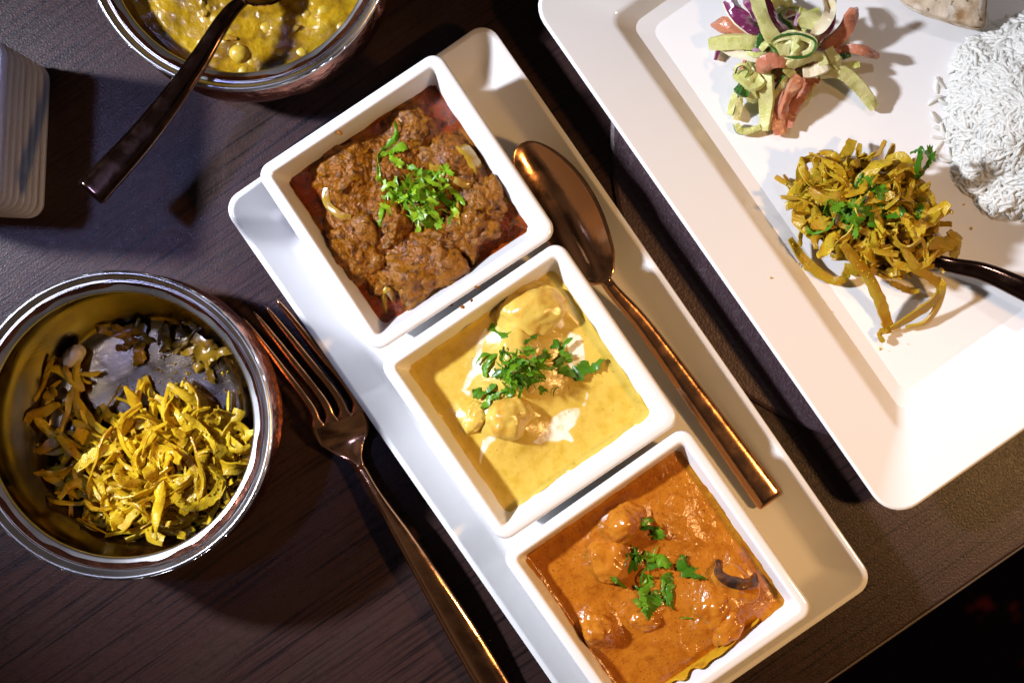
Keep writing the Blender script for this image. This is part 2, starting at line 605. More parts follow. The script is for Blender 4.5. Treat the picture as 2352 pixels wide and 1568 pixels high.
M_tom = mk("salmon_tomato_flesh", (0.58, 0.23, 0.12), rough=0.2, sss=0.3, sss_s=0.002, var=(0.54, 0.19, 0.11), noises=[(130, (0.64, 0.36, 0.25), 0.5, 0.72), (1200, (0.74, 0.55, 0.40), 0.67, 0.72)],
          bumps=[(220, 0.6, 0.0014), (1200, 0.4, 0.0005)], coat=0.7, transl=0.2)
M_mush = mk("dark_aubergine_skin", (0.022, 0.010, 0.006), rough=0.3, noises=[(120, (0.16, 0.05, 0.006), 0.46, 0.66)], bumps=[(300, 0.5, 0.001)])
M_seed = mk("cumin_seed_husk", (0.06, 0.028, 0.010), rough=0.5, bumps=[(900, 0.4, 0.0003)])

# ------------------------------------------------------------------ floor, table, placemat
FR = R(34.7)                       # the table edge, tray and dishes share this turn
e1 = np.array([math.cos(FR), math.sin(FR), 0])
e2 = np.array([-math.sin(FR), math.cos(FR), 0])

mb = MB()
g = 12
xs = np.linspace(-3000, 3000, g)
vv = [(x, y, -735 + 0 * x) for y in xs for x in xs]
mb.add(vv, [(j * g + i, j * g + i + 1, (j + 1) * g + i + 1, (j + 1) * g + i) for j in range(g - 1) for i in range(g - 1)])
fl = mb.build("floor", M_carpet)
tag(fl, "dark carpet with dim red wavy pattern below the table", None, kind="structure")

pe = P(2126, 1414, 0)              # a point on the table edge
tl = Thing("dining_table", (pe[0], pe[1], -30), "dark brown wood grain table top carrying all the dishes", "table")
L1, L2 = 900.0, 800.0
cc = pe + e2 * (L2 + 1.2)
mb = MB()
prof = profile([(-3, -28, 0.8), (0, -28, 0.8), (0, 0, 1.0), (-6, 0, 0.5)], 4)
dish(mb, L1, L2, 8, prof, cc, FR, 0.0, rmin=2)
tl.part("table_top", mb, M_wood)
mb = MB()
prof = profile([(0.15, -27, 0.3), (1.2, -27, 0.3), (1.2, -0.9, 0.4), (0.15, -0.9, 0.3)], 3)
rings = [rrect(L1 + x, L2 + x, 8 + x, z, cc, FR) for (x, z) in prof]
loft(mb, rings)
tl.part("edge_banding", mb, M_woodedge)
# four legs carry it to the floor
for sx in (-1, 1):
    for sy in (-1, 1):
        mb = MB()
        q = cc + e1 * sx * (L1 - 70) + e2 * sy * (L2 - 70)
        loft(mb, [rrect(28, 28, 4, z, q, FR) for z in (-734, -725, -40, -28)], cap0=True, cap1=True)
        tl.part("leg", mb, M_wood)

pmc = P(2105, 325, 0)
mb = MB()
lathe(mb, profile([(0, 0.3, 0), (135.5, 0.3, 0.4), (136.4, 1.4, 0.8), (134.5, 2.4, 0.8), (0, 2.4, 0)], 4), (pmc[0], pmc[1], 0), 160)
o = mb.build("placemat", M_leather, origin=(pmc[0], pmc[1], 0))
tag(o, "round dark leather placemat under the large square white plate", "placemat")

# ------------------------------------------------------------------ long tray
tc_ = P(1259, 902, 17)
mb = MB()
TR = R(90 + 34.7)
TZ = 6.0
tprof = profile([(-15, 0.4, 1), (-13, 0.4, 1.2), (-0.3, 17.6, 1.6), (-3.0, 18.0, 1.3), (-16, TZ, 9), (-22, TZ, 0)], 8)
dish(mb, 148.5, 70.7, 9, tprof, tc_, TR, 0.0, rmin=3, warp=0.35)
o = mb.build("serving_tray", M_porc, origin=(tc_[0], tc_[1], 0), surf="tray")
tag(o, "long white rectangular tray holding three square bowls and a spoon", "tray")

# ------------------------------------------------------------------ large square plate
D_ = np.array([0.572, -0.82, 0])
N_ = np.array([0.82, 0.572, 0])
pc = D_ * 19.5 + N_ * 225.5
mb = MB()
PZ = 9.0
pprof = profile([(-70, 2.5, 1), (-62, 2.5, 2), (-30, 12.0, 8), (-4, 21.5, 3), (-0.3, 24.4, 1.0), (-1.8, 25.4, 0.9), (-27, 17.0, 7), (-36.0, PZ, 5), (-46, PZ, 0)], 8)
dish(mb, 137.3, 137.3, 14, pprof, pc, FR + R(0.3), 0.0, rmin=5, warp=0.5)
o = mb.build("dinner_plate", M_porc, origin=(pc[0], pc[1], 2.4), surf="plate")
tag(o, "large square white plate with sloped rim holding salad, cabbage and rice", "plate")

# ------------------------------------------------------------------ square bowls
RP = profile([(-11, 0, 0), (-9, 0, 1.5), (-0.2, 41.5, 2.6), (-5.4, 42.0, 1.9), (-15, 9, 6), (-21, 9, 0)], 8)
RAM = [((933.5, 463), 33.4, "white square bowl of brown lamb curry at the upper end of tray"),
       ((1218, 900), 34.3, "white square bowl of yellow cream curry in the middle of tray"),
       ((1511, 1340), 35.0, "white square bowl of orange curry at the lower end of tray")]
RC, RA = [], []
for k_, (uv, a, lab) in enumerate(RAM):
    c = P(uv[0], uv[1], TZ + 42)
    RC.append(c)
    RA.append(R(a))
    mb = MB()
    dish(mb, 45.9 + 1.5 * (k_ == 2), 45.9 + 1.5 * (k_ == 2), 6.5, RP, c, R(a), TZ, rmin=2.6, warp=0.25)
    o = mb.build("square_bowl", M_porc, origin=(c[0], c[1], TZ))
    tag(o, lab, "bowl", "square white bowls on the tray")


def square_sauce(idx, zl, half, n, hfun, key):
    """height field filling a square bowl; returns verts (world mm), faces"""
    c, a = RC[idx], RA[idx]
    t = np.linspace(-1, 1, n)
    X, Y = np.meshgrid(t, t)
    X, Y = X.ravel() * half, Y.ravel() * half
    ca, sa = math.cos(a), math.sin(a)
    wx, wy = X * ca - Y * sa + c[0], X * sa + Y * ca + c[1]
    edge = half - 1.2 - np.maximum(np.abs(X), np.abs(Y))
    z, mask = hfun(wx, wy, edge)
    wall = half - 0.75
    climb = np.clip((np.maximum(np.abs(X), np.abs(Y)) - wall + 0.5) / 1.1, 0, 1)
    z = zl + z * np.clip(edge / 4, 0, 1) + 0.5 * np.exp(-np.maximum(edge, 0) / 1.0)
    z += 2.4 * climb * np.clip(0.45 + 0.9 * fbm(np.stack([wx, wy, 0 * wx], 1) / 7, 90 + idx, 3), 0.05, 1)
    f = [(j * n + i, j * n + i + 1, (j + 1) * n + i + 1, (j + 1) * n + i) for j in range(n - 1) for i in range(n - 1)]
    return np.stack([wx, wy, z], 1), f, mask


def gsum(wx, wy, blobs, zl):
    z = np.zeros_like(wx)
    for (u, v, r, h) in blobs:
        p = P(u, v, zl)
        rr = r / S
        d2 = ((wx - p[0]) ** 2 + (wy - p[1]) ** 2) / rr ** 2
        z = np.maximum(z, h * np.exp(-d2 * 1.2))
    return z


def seg_d(wx, wy, poly, zl):
    """distance in mm from a polyline given as picture points with half widths"""
    d = np.full_like(wx, 1e9)
    for (a, b) in zip(poly[:-1], poly[1:]):
        pa, pb = P(a[0], a[1], zl), P(b[0], b[1], zl)
        ab = pb[:2] - pa[:2]
        t = np.clip(((wx - pa[0]) * ab[0] + (wy - pa[1]) * ab[1]) / (ab @ ab + 1e-9), 0, 1)
        w = (a[2] + (b[2] - a[2]) * t) / S
        d = np.minimum(d, np.hypot(wx - pa[0] - t * ab[0], wy - pa[1] - t * ab[1]) - w)
    return d


# --- lamb curry
LZ = TZ + 28
lamb = Thing("lamb_curry", (RC[0][0], RC[0][1], TZ + 9), "chunky brown lamb curry with red oil filling the upper square bowl", "curry")
lblobs = [(803, 390, 78, 6), (810, 574, 88, 7), (978, 607, 92, 8), (1077, 525, 70, 7), (1110, 459, 55, 5), (945, 301, 55, 5), (1044, 370, 66, 6), (902, 508, 60, 6), (900, 400, 80, 5), (960, 450, 80, 5), (730, 430, 55, 4),
          (760, 330, 60, 3)]


def h_lamb(wx, wy, edge):
    q = np.stack([wx, wy, np.zeros_like(wx)], 1)
    z = gsum(wx, wy, lblobs, LZ) * 1.15 + 0.8
    z2 = z + 1.7 * fbm(q / 9, 3, 4) + 0.9 * np.abs(fbm(q / 3.0, 8, 3))
    pool = gsum(wx, wy, [(1150, 520, 62, 1), (1175, 545, 50, 1), (1120, 575, 40, 1), (905, 715, 62, 1), (890, 735, 50, 1), (1012, 235, 55, 1), (1035, 275, 42, 1), (690, 410, 42, 1), (715, 460, 40, 1), (770, 560, 28, 1),
                         (820, 660, 30, 1), (985, 690, 26, 1), (1070, 610, 26, 1)], LZ)
    z2 = z2 * (1 - np.clip(pool * 1.5 - 0.25 + 0.35 * fbm(q / 4, 99, 3), 0, 1)) 
    oil = np.clip((2.4 - z2) / 1.6, 0, 1)
    z2 = np.where(z2 < 0.7, 0.7 + 0.15 * (z2 - 0.7), z2)
    z2 += (0.12 + 0.88 * (1 - oil)) * 0.5 * fbm(q / 1.3, 12, 3, 0.7)
    return z2 - 1, oil


v, f, m = square_sauce(0, LZ, 36.9, 230, h_lamb, "lamb")
mb = MB()
mb.add(v, f, 0, m)
lamb.part("sauce", mb, M_lamb, attr=True, surf="lamb")
for i, (u, vv_, rx, ry, rz, rot) in enumerate([(803, 385, 11.5, 9, 7, 0.7), (815, 575, 12.5, 12, 8, 0.3), (985, 610, 15, 12.5, 10, 0.5), (1075, 530, 10, 9, 9, 1.0), (1112, 458, 8, 9, 7, 0.4),
                                                (945, 300, 7.5, 8, 6, 0.0), (1035, 372, 11, 7, 6, -0.6), (905, 520, 6, 9, 8, -0.2), (1000, 560, 7, 6, 9, 0.3), (890, 640, 6, 6, 5, 0.3)]):
    mb = MB()
    c = P(u, vv_, LZ + 1)
    lump(mb, (c[0], c[1], LZ + 0.6), (rx * 1.12, ry * 1.12, rz * 0.92), 20 + i, amp=0.55, scale=1.5, fine=0.24, rot=rot, hi=True, fines=4.5, boxy=0.25)
    lamb.part("meat_chunk", mb, M_meat, surf="lamb")
for pts, w, tw in [([(745, 430), (752, 465), (775, 488), (805, 498)], 3.2, (60, 40)), ([(1046, 338), (1072, 352), (1086, 376), (1094, 398)], 7.0, (10, 0)),
                   ([(1042, 412), (1068, 420), (1088, 412)], 2.4, (70, 60)), ([(1050, 460), (1052, 490), (1058, 520)], 4.0, (20, 0)),
                   ([(905, 690), (885, 665), (878, 690), (885, 720)], 3.0, (50, 80)), ([(985, 375), (1000, 382), (1015, 378)], 4.0, (0, 20))]:
    ctrl = []
    for (u, vv_) in pts:
        p = P(u, vv_, LZ + 6)
        ctrl.append((p[0], p[1], drop("lamb", p[0], p[1], LZ) + 0.1))
    mb = MB()
    ribbon(mb, ctrl, w, 1.3, 16, tw, 0.1, (0.1, 0.1), arch=0.9 + 0.16 * w, wave=0.3)
    lamb.part("onion_slice", mb, M_onion)

def drips(th, spots_, mat, zref):
    mb_ = MB()
    for (u_, w_, s_) in spots_:
        p_ = P(u_, w_, zref)
        lump(mb_, (p_[0], p_[1], zref), (s_, s_ * 0.7, s_ * 0.25), int(u_), amp=0.3, rot=u_ * 0.1)
    o_ = th.part("sauce_drips", mb_, mat)
    o_["kind"] = "stuff"


drips(lamb, [(1096, 660, 1.0), (1083, 690, 0.7), (1062, 705, 1.1), (780, 305, 1.4), (1012, 165, 0.6)], M_lamb, TZ + 41.6)
# --- yellow curry
KZ = TZ + 29.0
korma = Thing("yellow_cream_curry", (RC[1][0], RC[1][1], TZ + 9), "smooth yellow chicken curry with white cream swirls in the middle square bowl", "curry")
kblobs = [(1215, 700, 78, 7), (1260, 690, 60, 5), (1200, 790, 70, 8), (1190, 870, 75, 8), (1165, 960, 62, 7), (1190, 985, 55, 5), (1085, 960, 36, 3.5)]
cream = [[(1120, 755, 5), (1100, 790, 8), (1095, 835, 9), (1080, 872, 5), (1065, 890, 3)], [(1318, 780, 14), (1322, 820, 16), (1335, 868, 4)],
         [(1322, 945, 12), (1280, 985, 24), (1235, 1012, 8)], [(1290, 985, 10), (1310, 1010, 5)], [(1125, 1008, 10), (1108, 1038, 6), (1102, 1060, 2)],
         [(1060, 895, 2), (1075, 902, 5)], [(1275, 735, 7), (1292, 745, 5)], [(1075, 940, 3), (1066, 985, 3)], [(1345, 905, 3), (1338, 925, 3)], [(1140, 720, 4), (1160, 700, 5)]]


def h_korma(wx, wy, edge):
    q = np.stack([wx, wy, np.zeros_like(wx)], 1)
    wob = np.stack([fbm(q / 5, 31, 3), fbm(q / 5, 41, 3)], 1) * 1.6
    z = gsum(wx, wy, kblobs, KZ) + 0.25 * fbm(q / 8, 21, 3) + 0.10 * fbm(q / 2, 22, 3)
    d = np.full_like(wx, 1e9)
    for c in cream:
        d = np.minimum(d, seg_d(wx + wob[:, 0], wy + wob[:, 1], c, KZ))
    mask = np.clip(0.5 - d / 0.7, 0, 1) * (0.85 + 0.15 * fbm(q / 3, 5, 2))
    return z, mask


v, f, m = square_sauce(1, KZ, 37.2, 230, h_korma, "korma")
mb = MB()
mb.add(v, f, 0, m)
korma.part("sauce", mb, M_korma, attr=True, surf="korma")
for i, (u, vv_, rx, ry, rz, rot, dz) in enumerate([(1222, 712, 15, 12.5, 9.5, 0.5, 1), (1195, 830, 11.5, 15, 10, 0.1, 1), (1172, 955, 10.5, 10, 9.5, 0.5, 1.5), (1092, 955, 5.5, 8, 5, -0.5, 0)]):
    mb = MB()
    c = P(u, vv_, KZ)
    lump(mb, (c[0], c[1], KZ + dz), (rx, ry, rz), 60 + i, amp=0.34, scale=1.0, fine=0.05, rot=rot, hi=True, boxy=0.12)
    korma.part("chicken_piece", mb, M_chicken, surf="korma")

# --- orange curry
OZ = TZ + 32.0
masala = Thing("orange_curry", (RC[2][0], RC[2][1], TZ + 9), "glossy orange chicken curry with speckled sauce in the lower square bowl", "curry")
oblobs = [(1428, 1200, 58, 6), (1400, 1285, 62, 5), (1372, 1440, 48, 6), (1470, 1400, 60, 3), (1660, 1390, 80, 6), (1700, 1320, 60, 4), (1560, 1480, 90, 3), (1530, 1200, 60, 2.0), (1620, 1440, 60, 4)]
ostreak = [[(1668, 1468, 12), (1640, 1500, 16), (1560, 1560, 22)]]


def h_mas(wx, wy, edge):
    q = np.stack([wx, wy, np.zeros_like(wx)], 1)
    rid = 1 - np.abs(fbm(q / 11 + 3, 55, 3)) * 2
    z = gsum(wx, wy, oblobs, OZ) + 0.9 * fbm(q / 10, 51, 3) + 0.55 * rid * np.clip(gsum(wx, wy, [(1600, 1230, 130, 1), (1640, 1320, 130, 1)], OZ), 0, 1) + 0.10 * fbm(q / 2, 52, 3)
    return z, np.clip(0.6 - edge / 2.5, 0, 1) * 0.8


v, f, m = square_sauce(2, OZ, 39.8, 230, h_mas, "masala")
mb = MB()
mb.add(v, f, 0, m)
masala.part("sauce", mb, M_masala, attr=True, surf="masala")
for i, (u, vv_, rx, ry, rz, rot) in enumerate([(1432, 1200, 9.5, 8.0, 9.5, 0.6), (1400, 1285, 9, 10, 7.5, 0.2), (1372, 1440, 8, 8, 8.5, 0.3), (1640, 1395, 10, 8, 7, 0.6), (1690, 1345, 8.5, 11, 6.0, 0.7), (1668, 1440, 7, 9, 6.5, -0.6),
                                                (1480, 1420, 8, 6, 4.5, 0.3)]):
    mb = MB()
    c = P(u, vv_, OZ)
    lump(mb, (c[0], c[1], OZ + 0.4), (rx, ry, rz), 80 + i, amp=0.36, scale=1.1, fine=0.06, rot=rot, hi=True, boxy=0.1)
    masala.part("chicken_piece", mb, M_tikka, surf="masala")
ctrl = [(1652, 1288), (1662, 1318), (1692, 1340), (1722, 1335), (1738, 1318)]
mb = MB()
cz = []
for (u, vv_) in ctrl:
    p = P(u, vv_, OZ + 5)
    cz.append((p[0], p[1], drop("masala", p[0], p[1], OZ) + 0.6))
ribbon(mb, cz, 6.0, 1.2, 16, (30, 36), 0.2, (0.3, 0.2), arch=0.8)
masala.part("aubergine_slice", mb, M_mush)
# sauce smear over the lower wall and rim of that bowl
c, a = RC[2], RA[2]
dn = np.array([math.sin(a), -math.cos(a)])
al = np.array([math.cos(a), math.sin(a)])
mb = MB()
n1, n2 = 60, 16
vv = []
for i in range(n1):
    s = -30 + 56 * i / (n1 - 1)
    top = 0.25 + 0.75 * (0.5 + 0.5 * noise(np.array([[s * 0.22, 3.3, 0]]), 4)[0]) * math.sin(math.pi * i / (n1 - 1)) ** 0.6
    for j in range(n2):
        t = j / (n2 - 1) * top
        off = 37.3 + 2.7 * t
        z = OZ + 0.3 + t * 8.0 + 0.75 * math.sin(math.pi * min(1, (j + .3) / n2)) ** 0.5 - 0.55
        vv.append((c[0] + al[0] * s + dn[0] * off, c[1] + al[1] * s + dn[1] * off, z))
mb.add(vv, [(i * n2 + j, (i + 1) * n2 + j, (i + 1) * n2 + j + 1, i * n2 + j + 1) for i in range(n1 - 1) for j in range(n2 - 1)])
M_smear = mk("yellow_sauce_smear", (0.52, 0.28, 0.012), rough=0.2, noises=[(250, (0.30, 0.10, 0.008), 0.5, 0.75)], bumps=[(300, 0.4, 0.001)], coat=0.3)
masala.part("sauce_smear", mb, M_smear)

# ------------------------------------------------------------------ coriander


def leaf_strip(r, L, W, jag=0.35, curl=0.3):
    n = 9
    v, f = [], []
    for i in range(n):
        t = i / (n - 1)
        w = W * 0.5 * (0.35 + 0.65 * math.sin(math.pi * min(0.97, 0.12 + 0.8 * t)) ** 0.8)
        x = (t - 0.5) * L
        yb = curl * L * (t - 0.5) ** 2 * 2
        z = 0.5 * L * curl * math.sin(t * math.pi) * r.uniform(0.7, 1.2)
        v += [(x, yb - w * (1 + jag * r.uniform(-1, 1)), z + 0.25 * w), (x, yb, z), (x, yb + w * (1 + jag * r.uniform(-1, 1)), z + 0.35 * w)]
    for i in range(n - 1):
        for j in range(2):
            f.append((i * 3 + j, (i + 1) * 3 + j, (i + 1) * 3 + j + 1, i * 3 + j + 1))
    return np.array(v), f


def leaf_frond(r, L, lobes=3):
    n = 26
    ring, mid = [], []
    for i in range(n):
        a = -2.5 + 5.0 * i / (n - 1)
        lob = abs(math.cos(lobes * a * 0.5)) ** 0.6
        rad = L * (0.42 + 0.58 * lob) * (0.86 + 0.28 * (i % 2)) * r.uniform(0.88, 1.1) * (1 - 0.10 * abs(a))
        ring.append((rad * math.cos(a), rad * math.sin(a)))
        mid.append((0.5 * rad * math.cos(a), 0.5 * rad * math.sin(a)))
    pts = [(-0.12 * L, 0)] + mid + ring
    kx, ky = r.uniform(-0.035, 0.05), r.uniform(0.0, 0.06)
    v = []
    for (x, y) in pts:
        z = kx * x * x / (L * 0.2) + ky * y * y / (L * 0.15) + 0.04 * L * math.sin(3 * math.atan2(y, x) + 1)
        v.append((x, y, z))
    f = []
    for i in range(n - 1):
        f.append((0, 1 + i, 2 + i))
        f.append((1 + i, 1 + n + i, 2 + n + i, 2 + i))
    # a bit of stalk
    b = len(v)
    v += [(-0.1 * L, -0.05 * L, 0), (-0.1 * L, 0.05 * L, 0), (-0.75 * L, 0.06 * L, 0.1 * L), (-0.75 * L, -0.02 * L, 0.1 * L)]
    f.append((b, b + 1, b + 2, b + 3))
    return np.array(v), f


lr = np.random.default_rng(5)


def leaf_set(mat, nm):
    out = {"strip": [], "frond": [], "stem": []}
    for k in range(7):
        for kd in out:
            mb_ = MB()
            if kd == "strip":
                v_, f_ = leaf_strip(lr, lr.uniform(7, 11), lr.uniform(1.8, 3.4), 0.5, lr.uniform(0.05, 0.4))
            elif kd == "stem":
                v_, f_ = leaf_strip(lr, lr.uniform(7, 13), lr.uniform(0.7, 1.2), 0.3, lr.uniform(0.1, 0.5))
            else:
                v_, f_ = leaf_frond(lr, lr.uniform(3.2, 5.2), int(lr.integers(3, 6)))
            mb_.add(v_, f_)
            out[kd].append(mb_.mesh("leaf_" + kd, mat))
    return out


LV_BRIGHT = leaf_set(M_cori, "bright")
LV_DARK = leaf_set(M_coridk, "dark")


def pile_leaves(th, key, LV, centre, sx, sy, n, hmax, zref, seed):
    r = np.random.default_rng(seed)
    c = P(centre[0], centre[1], zref)
    for i in range(n):
        dx, dy = r.normal(0, 1, 2)
        x, y = c[0] + dx * sx / S * 0.5, c[1] + dy * sy / S * 0.5
        h = hmax * math.exp(-0.5 * (dx * dx + dy * dy)) * (i / n)
        kd = r.choice(["strip", "frond", "stem"], p=[0.55, 0.2, 0.25])
        me = LV[kd][int(r.integers(0, 7))]
        tilt = 0.75 if h > 1 else 0.35
        th.inst("leaf" if kd != "stem" else "leaf_stalk", me, (x, y, drop(key, x, y, zref) + 0.5 + h), (r.normal(0, tilt), r.normal(0, tilt * 0.7), r.uniform(0, 6.28)), r.uniform(0.55, 0.98))


def leaf_path(th, key, pts, w, mat, zref, lift=0.6, jag=0.45, tw=(0, 40)):
    ctrl = []
    for p_ in pts:
        p = P(p_[0], p_[1], zref)
        ctrl.append((p[0], p[1], drop(key, p[0], p[1], zref) + lift + (p_[2] if len(p_) > 2 else 0)))
    mb_ = MB()
    ribbon(mb_, ctrl, w * 1.25, 0.22, 24, tw, jag, (0.25, 0.15), arch=lr.uniform(-0.5, 0.6), r=lr, fray=0.9)
    th.part("leaf_strip", mb_, mat)


def garnish(loc_uv, z, label):
    p = P(loc_uv[0], loc_uv[1], z)
    return Thing("coriander_garnish", (p[0], p[1], z), label, "garnish", "chopped coriander on the food")


g1 = garnish((955, 445), LZ + 6, "bright green chopped coriander heaped on the brown lamb curry")
pile_leaves(g1, "lamb", LV_BRIGHT, (958, 450), 78, 46, 85, 7, LZ + 6, 1)
for pts, w in [([(908, 278, 2), (910, 305, 1), (895, 330), (872, 358), (868, 375)], 2.2), ([(868, 362), (895, 348), (918, 338), (936, 342)], 2.4), ([(895, 352), (915, 372), (922, 388)], 2.6),
               ([(868, 378), (870, 405), (872, 420)], 1.6), ([(885, 455), (880, 490), (872, 522)], 2.2), ([(1010, 388), (1020, 420), (1048, 445), (1068, 470)], 2.4), ([(985, 470), (985, 500), (978, 525)], 3.4)]:
    leaf_path(g1, "lamb", pts, w, M_cori, LZ + 6)
g2 = garnish((1190, 850), KZ + 8, "dark green chopped coriander heaped on the yellow curry")
pile_leaves(g2, "korma", LV_DARK, (1196, 852), 66, 50, 90, 8, KZ + 8, 2)
for pts, w in [([(1128, 742), (1142, 762), (1166, 772)], 2.2), ([(1292, 808), (1300, 835), (1322, 872)], 5.0), ([(1322, 874), (1348, 845), (1390, 826)], 4.6), ([(1085, 895), (1110, 905), (1140, 885)], 3.0),
               ([(1105, 938), (1130, 910), (1150, 900)], 2.8), ([(1205, 790), (1225, 772), (1235, 768)], 2.2), ([(1265, 800), (1280, 790), (1290, 795)], 2.4)]:
    leaf_path(g2, "korma", pts, w, M_coridk, KZ + 5)
g3 = garnish((1510, 1320), OZ + 2, "sparse dark green coriander strips on the orange curry")
for pts, w in [([(1440, 1268), (1452, 1285), (1472, 1282)], 6.5), ([(1470, 1278), (1510, 1282), (1548, 1300)], 4.2), ([(1565, 1275), (1585, 1310), (1622, 1330)], 4.4), ([(1500, 1240), (1505, 1226), (1498, 1216)], 4.6),
               ([(1468, 1212), (1492, 1212), (1512, 1218)], 1.4), ([(1485, 1325), (1490, 1350), (1482, 1380), (1488, 1412)], 4.0), ([(1510, 1355), (1498, 1385), (1482, 1420)], 4.4),
               ([(1540, 1315), (1540, 1350), (1546, 1400)], 3.6), ([(1528, 1318), (1524, 1350), (1536, 1390)], 2.0), ([(1400, 1322), (1420, 1332), (1440, 1352)], 1.5), ([(1460, 1345), (1470, 1360), (1480, 1352)], 1.4),
               ([(1495, 1295), (1520, 1300), (1545, 1296)], 2.4)]:
    leaf_path(g3, "masala", pts, w, M_coridk, OZ + 3, lift=0.8)
pile_leaves(g3, "masala", LV_DARK, (1505, 1320), 70, 70, 8, 1, OZ + 3, 3)

# ------------------------------------------------------------------ round copper and steel bowls


def balti(uv, label):
    c = P(uv[0], uv[1], 55)
    t = Thing("copper_bowl", (c[0], c[1], 0), label, "bowl", "round copper bowls with steel lining")
    mb = MB()
    lathe(mb, profile([(0, 0.3, 0), (43, 0.3, 3), (66.5, 24, 22), (55.2, 50.2, 6), (59.0, 53.2, 0)], 10), (c[0], c[1], 0), 160, wob=0.5, seed=7)
    t.part("copper_body", mb, M_body)
    mb = MB()
    lathe(mb, profile([(58.4, 53.0, 0), (62.4, 52.6, 1.2), (63.4, 54.2, 1.0), (61.8, 55.6, 1.2), (59.0, 52.4, 3.0), (54.4, 50.4, 1.5), (54.2, 48.6, 1.5), (55.6, 46, 2)], 6), (c[0], c[1], 0), 160)
    t.part("steel_rim", mb, M_steel)
    mb = MB()
    lathe(mb, profile([(55.4, 46.4, 0), (63.0, 25, 18), (43, 3.2, 9), (0, 2.4, 0)], 10), (c[0], c[1], 0), 128, wob=0.2, seed=3)
    t.part("steel_lining", mb, M_steelin, surf="bowl%d" % len(SURF))
    return t, c


b1, b1c = balti((546, -146), "copper and steel bowl of chickpea curry at the top edge")
b2, b2c = balti((270, 977), "copper and steel bowl of yellow cabbage beside the fork")

# chickpea curry
DZ = 41.0
dal = Thing("chickpea_curry", (b1c[0], b1c[1], 3), "yellow brown chickpea curry in the copper bowl by the top edge", "curry")
nr, na = 90, 220
vv, ff = [], []
for i in range(nr):
    for j in range(na):
        rr = 57.2 * (i + 0.02) / (nr - 1)
        a = 2 * math.pi * j / na
        vv.append((b1c[0] + rr * math.cos(a), b1c[1] + rr * math.sin(a), DZ))
vv = np.array(vv)
q = vv.copy()
q[:, 2] = 0
vv[:, 2] += 1.6 * fbm(q / 11, 71, 3) + 0.9 * np.abs(fbm(q / 4, 72, 3)) + 0.25 * fbm(q / 1.4, 75, 2)
for i in range(nr - 1):
    for j in range(na):
        k = (j + 1) % na
        ff.append((i * na + j, (i + 1) * na + j, (i + 1) * na + k, i * na + k))
mb = MB()
mb.add(vv, ff)
dal.part("gravy", mb, M_dal, surf="dal")
for i, (u, v_, r_) in enumerate([(549, 122, 4.3), (574, 140, 2.6), (602, 158, 4.0), (556, 160, 3.6), (640, 120, 3.4), (782, 60, 4.2), (768, 92, 3.8), (700, 30, 4.4), (472, 18, 3.6), (610, 60, 4.4), (690, 118, 3.8), (520, 70, 3.8),
                                 (740, 22, 4), (650, 40, 3.6)]):
    p = P(u, v_, DZ + 2)
    mb = MB()
    lump(mb, (p[0], p[1], drop("dal", p[0], p[1], DZ) - (0.30 if i == 0 else 0.78) * r_), (r_, r_ * 0.95, r_ * 0.9), 200 + i, amp=0.10, scale=1.2, fine=0.03)
    dal.part("chickpea", mb, M_chickpea)
for pts, w in [([(458, 0), (470, 18), (468, 40)], 3.0), ([(660, 90), (672, 70), (690, 62)], 2.4), ([(520, 95), (530, 88), (545, 92)], 2.0)]:
    mb = MB()
    ctrl = []
    for (u, v_) in pts:
        p = P(u, v_, DZ)
        ctrl.append((p[0], p[1], drop("dal", p[0], p[1], DZ) + 0.3))
    ribbon(mb, ctrl, w, 0.9, 9, (20, 0), 0.2, (0.4, 0.4), arch=0.4)
    dal.part("onion_slice", mb, M_onion)

# ------------------------------------------------------------------ cabbage


def strip_ctrl(r, x, y, z, L, curl, zamp):
    a = r.uniform(0, 6.28)
    k = r.normal(0, curl)
    pts = []
    n = 5
    px, py, pz = x, y, z
    for i in range(n):
        pts.append([px, py, pz])
        a += k + r.normal(0, 0.25)
        px += math.cos(a) * L / (n - 1)
        py += math.sin(a) * L / (n - 1)
        pz += r.normal(0, zamp)
    pts = np.array(pts)
    pts[:, :2] += np.array([x, y]) - pts[:, :2].mean(0)
    pts[:, 2] += z - pts[:, 2].mean()
    return pts


cab = Thing("fried_cabbage", (b2c[0], b2c[1], 3), "heap of yellow turmeric cabbage strips in the left copper bowl", "cabbage", "turmeric cabbage servings")
r = np.random.default_rng(21)


def bowl_clamp(pts, c, rmax=54.0):
    d = pts[:, :2] - c[:2]
    rr = np.hypot(d[:, 0], d[:, 1])
    z = np.maximum(pts[:, 2], 4.2)
    lim = np.where(z < 10, 44 + (z - 4) * 1.8, rmax)
    k = np.minimum(1, lim / (rr + 1e-6))
    pts[:, :2] = c[:2] + d * k[:, None]
    pts[:, 2] = z
    return pts


pcn = P(365, 1085, 14)
cnt = 0
while cnt < 255:
    dx, dy = r.uniform(-1, 1, 2)
    if dx * dx + dy * dy > 1:
        continue
    x, y = pcn[0] + dx * 42, pcn[1] + dy * 29
    # upper edge of the heap falls off to the bare steel
    hgt = 22 * (1 - 0.55 * (dx * dx + dy * dy))
    z = 5 + hgt * (0.25 + 0.75 * (cnt / 255)) * r.uniform(0.6, 1.0)
    pts = bowl_clamp(strip_ctrl(r, x, y, z, r.uniform(12, 42), 0.50, 2.6), b2c, 53)
    mb = MB()
    ribbon(mb, pts, r.choice([r.uniform(1.4, 3.4), r.uniform(3.0, 6.2)]), r.uniform(0.4, 0.9), 20, (r.normal(0, 45), r.normal(0, 60)), 0.24, (0.75, 0.5), arch=r.uniform(-0.7, 0.9), r=r, fray=0.75)
    cab.part("cabbage_strip", mb, M_cabb, surf="cab1")
    cnt += 1
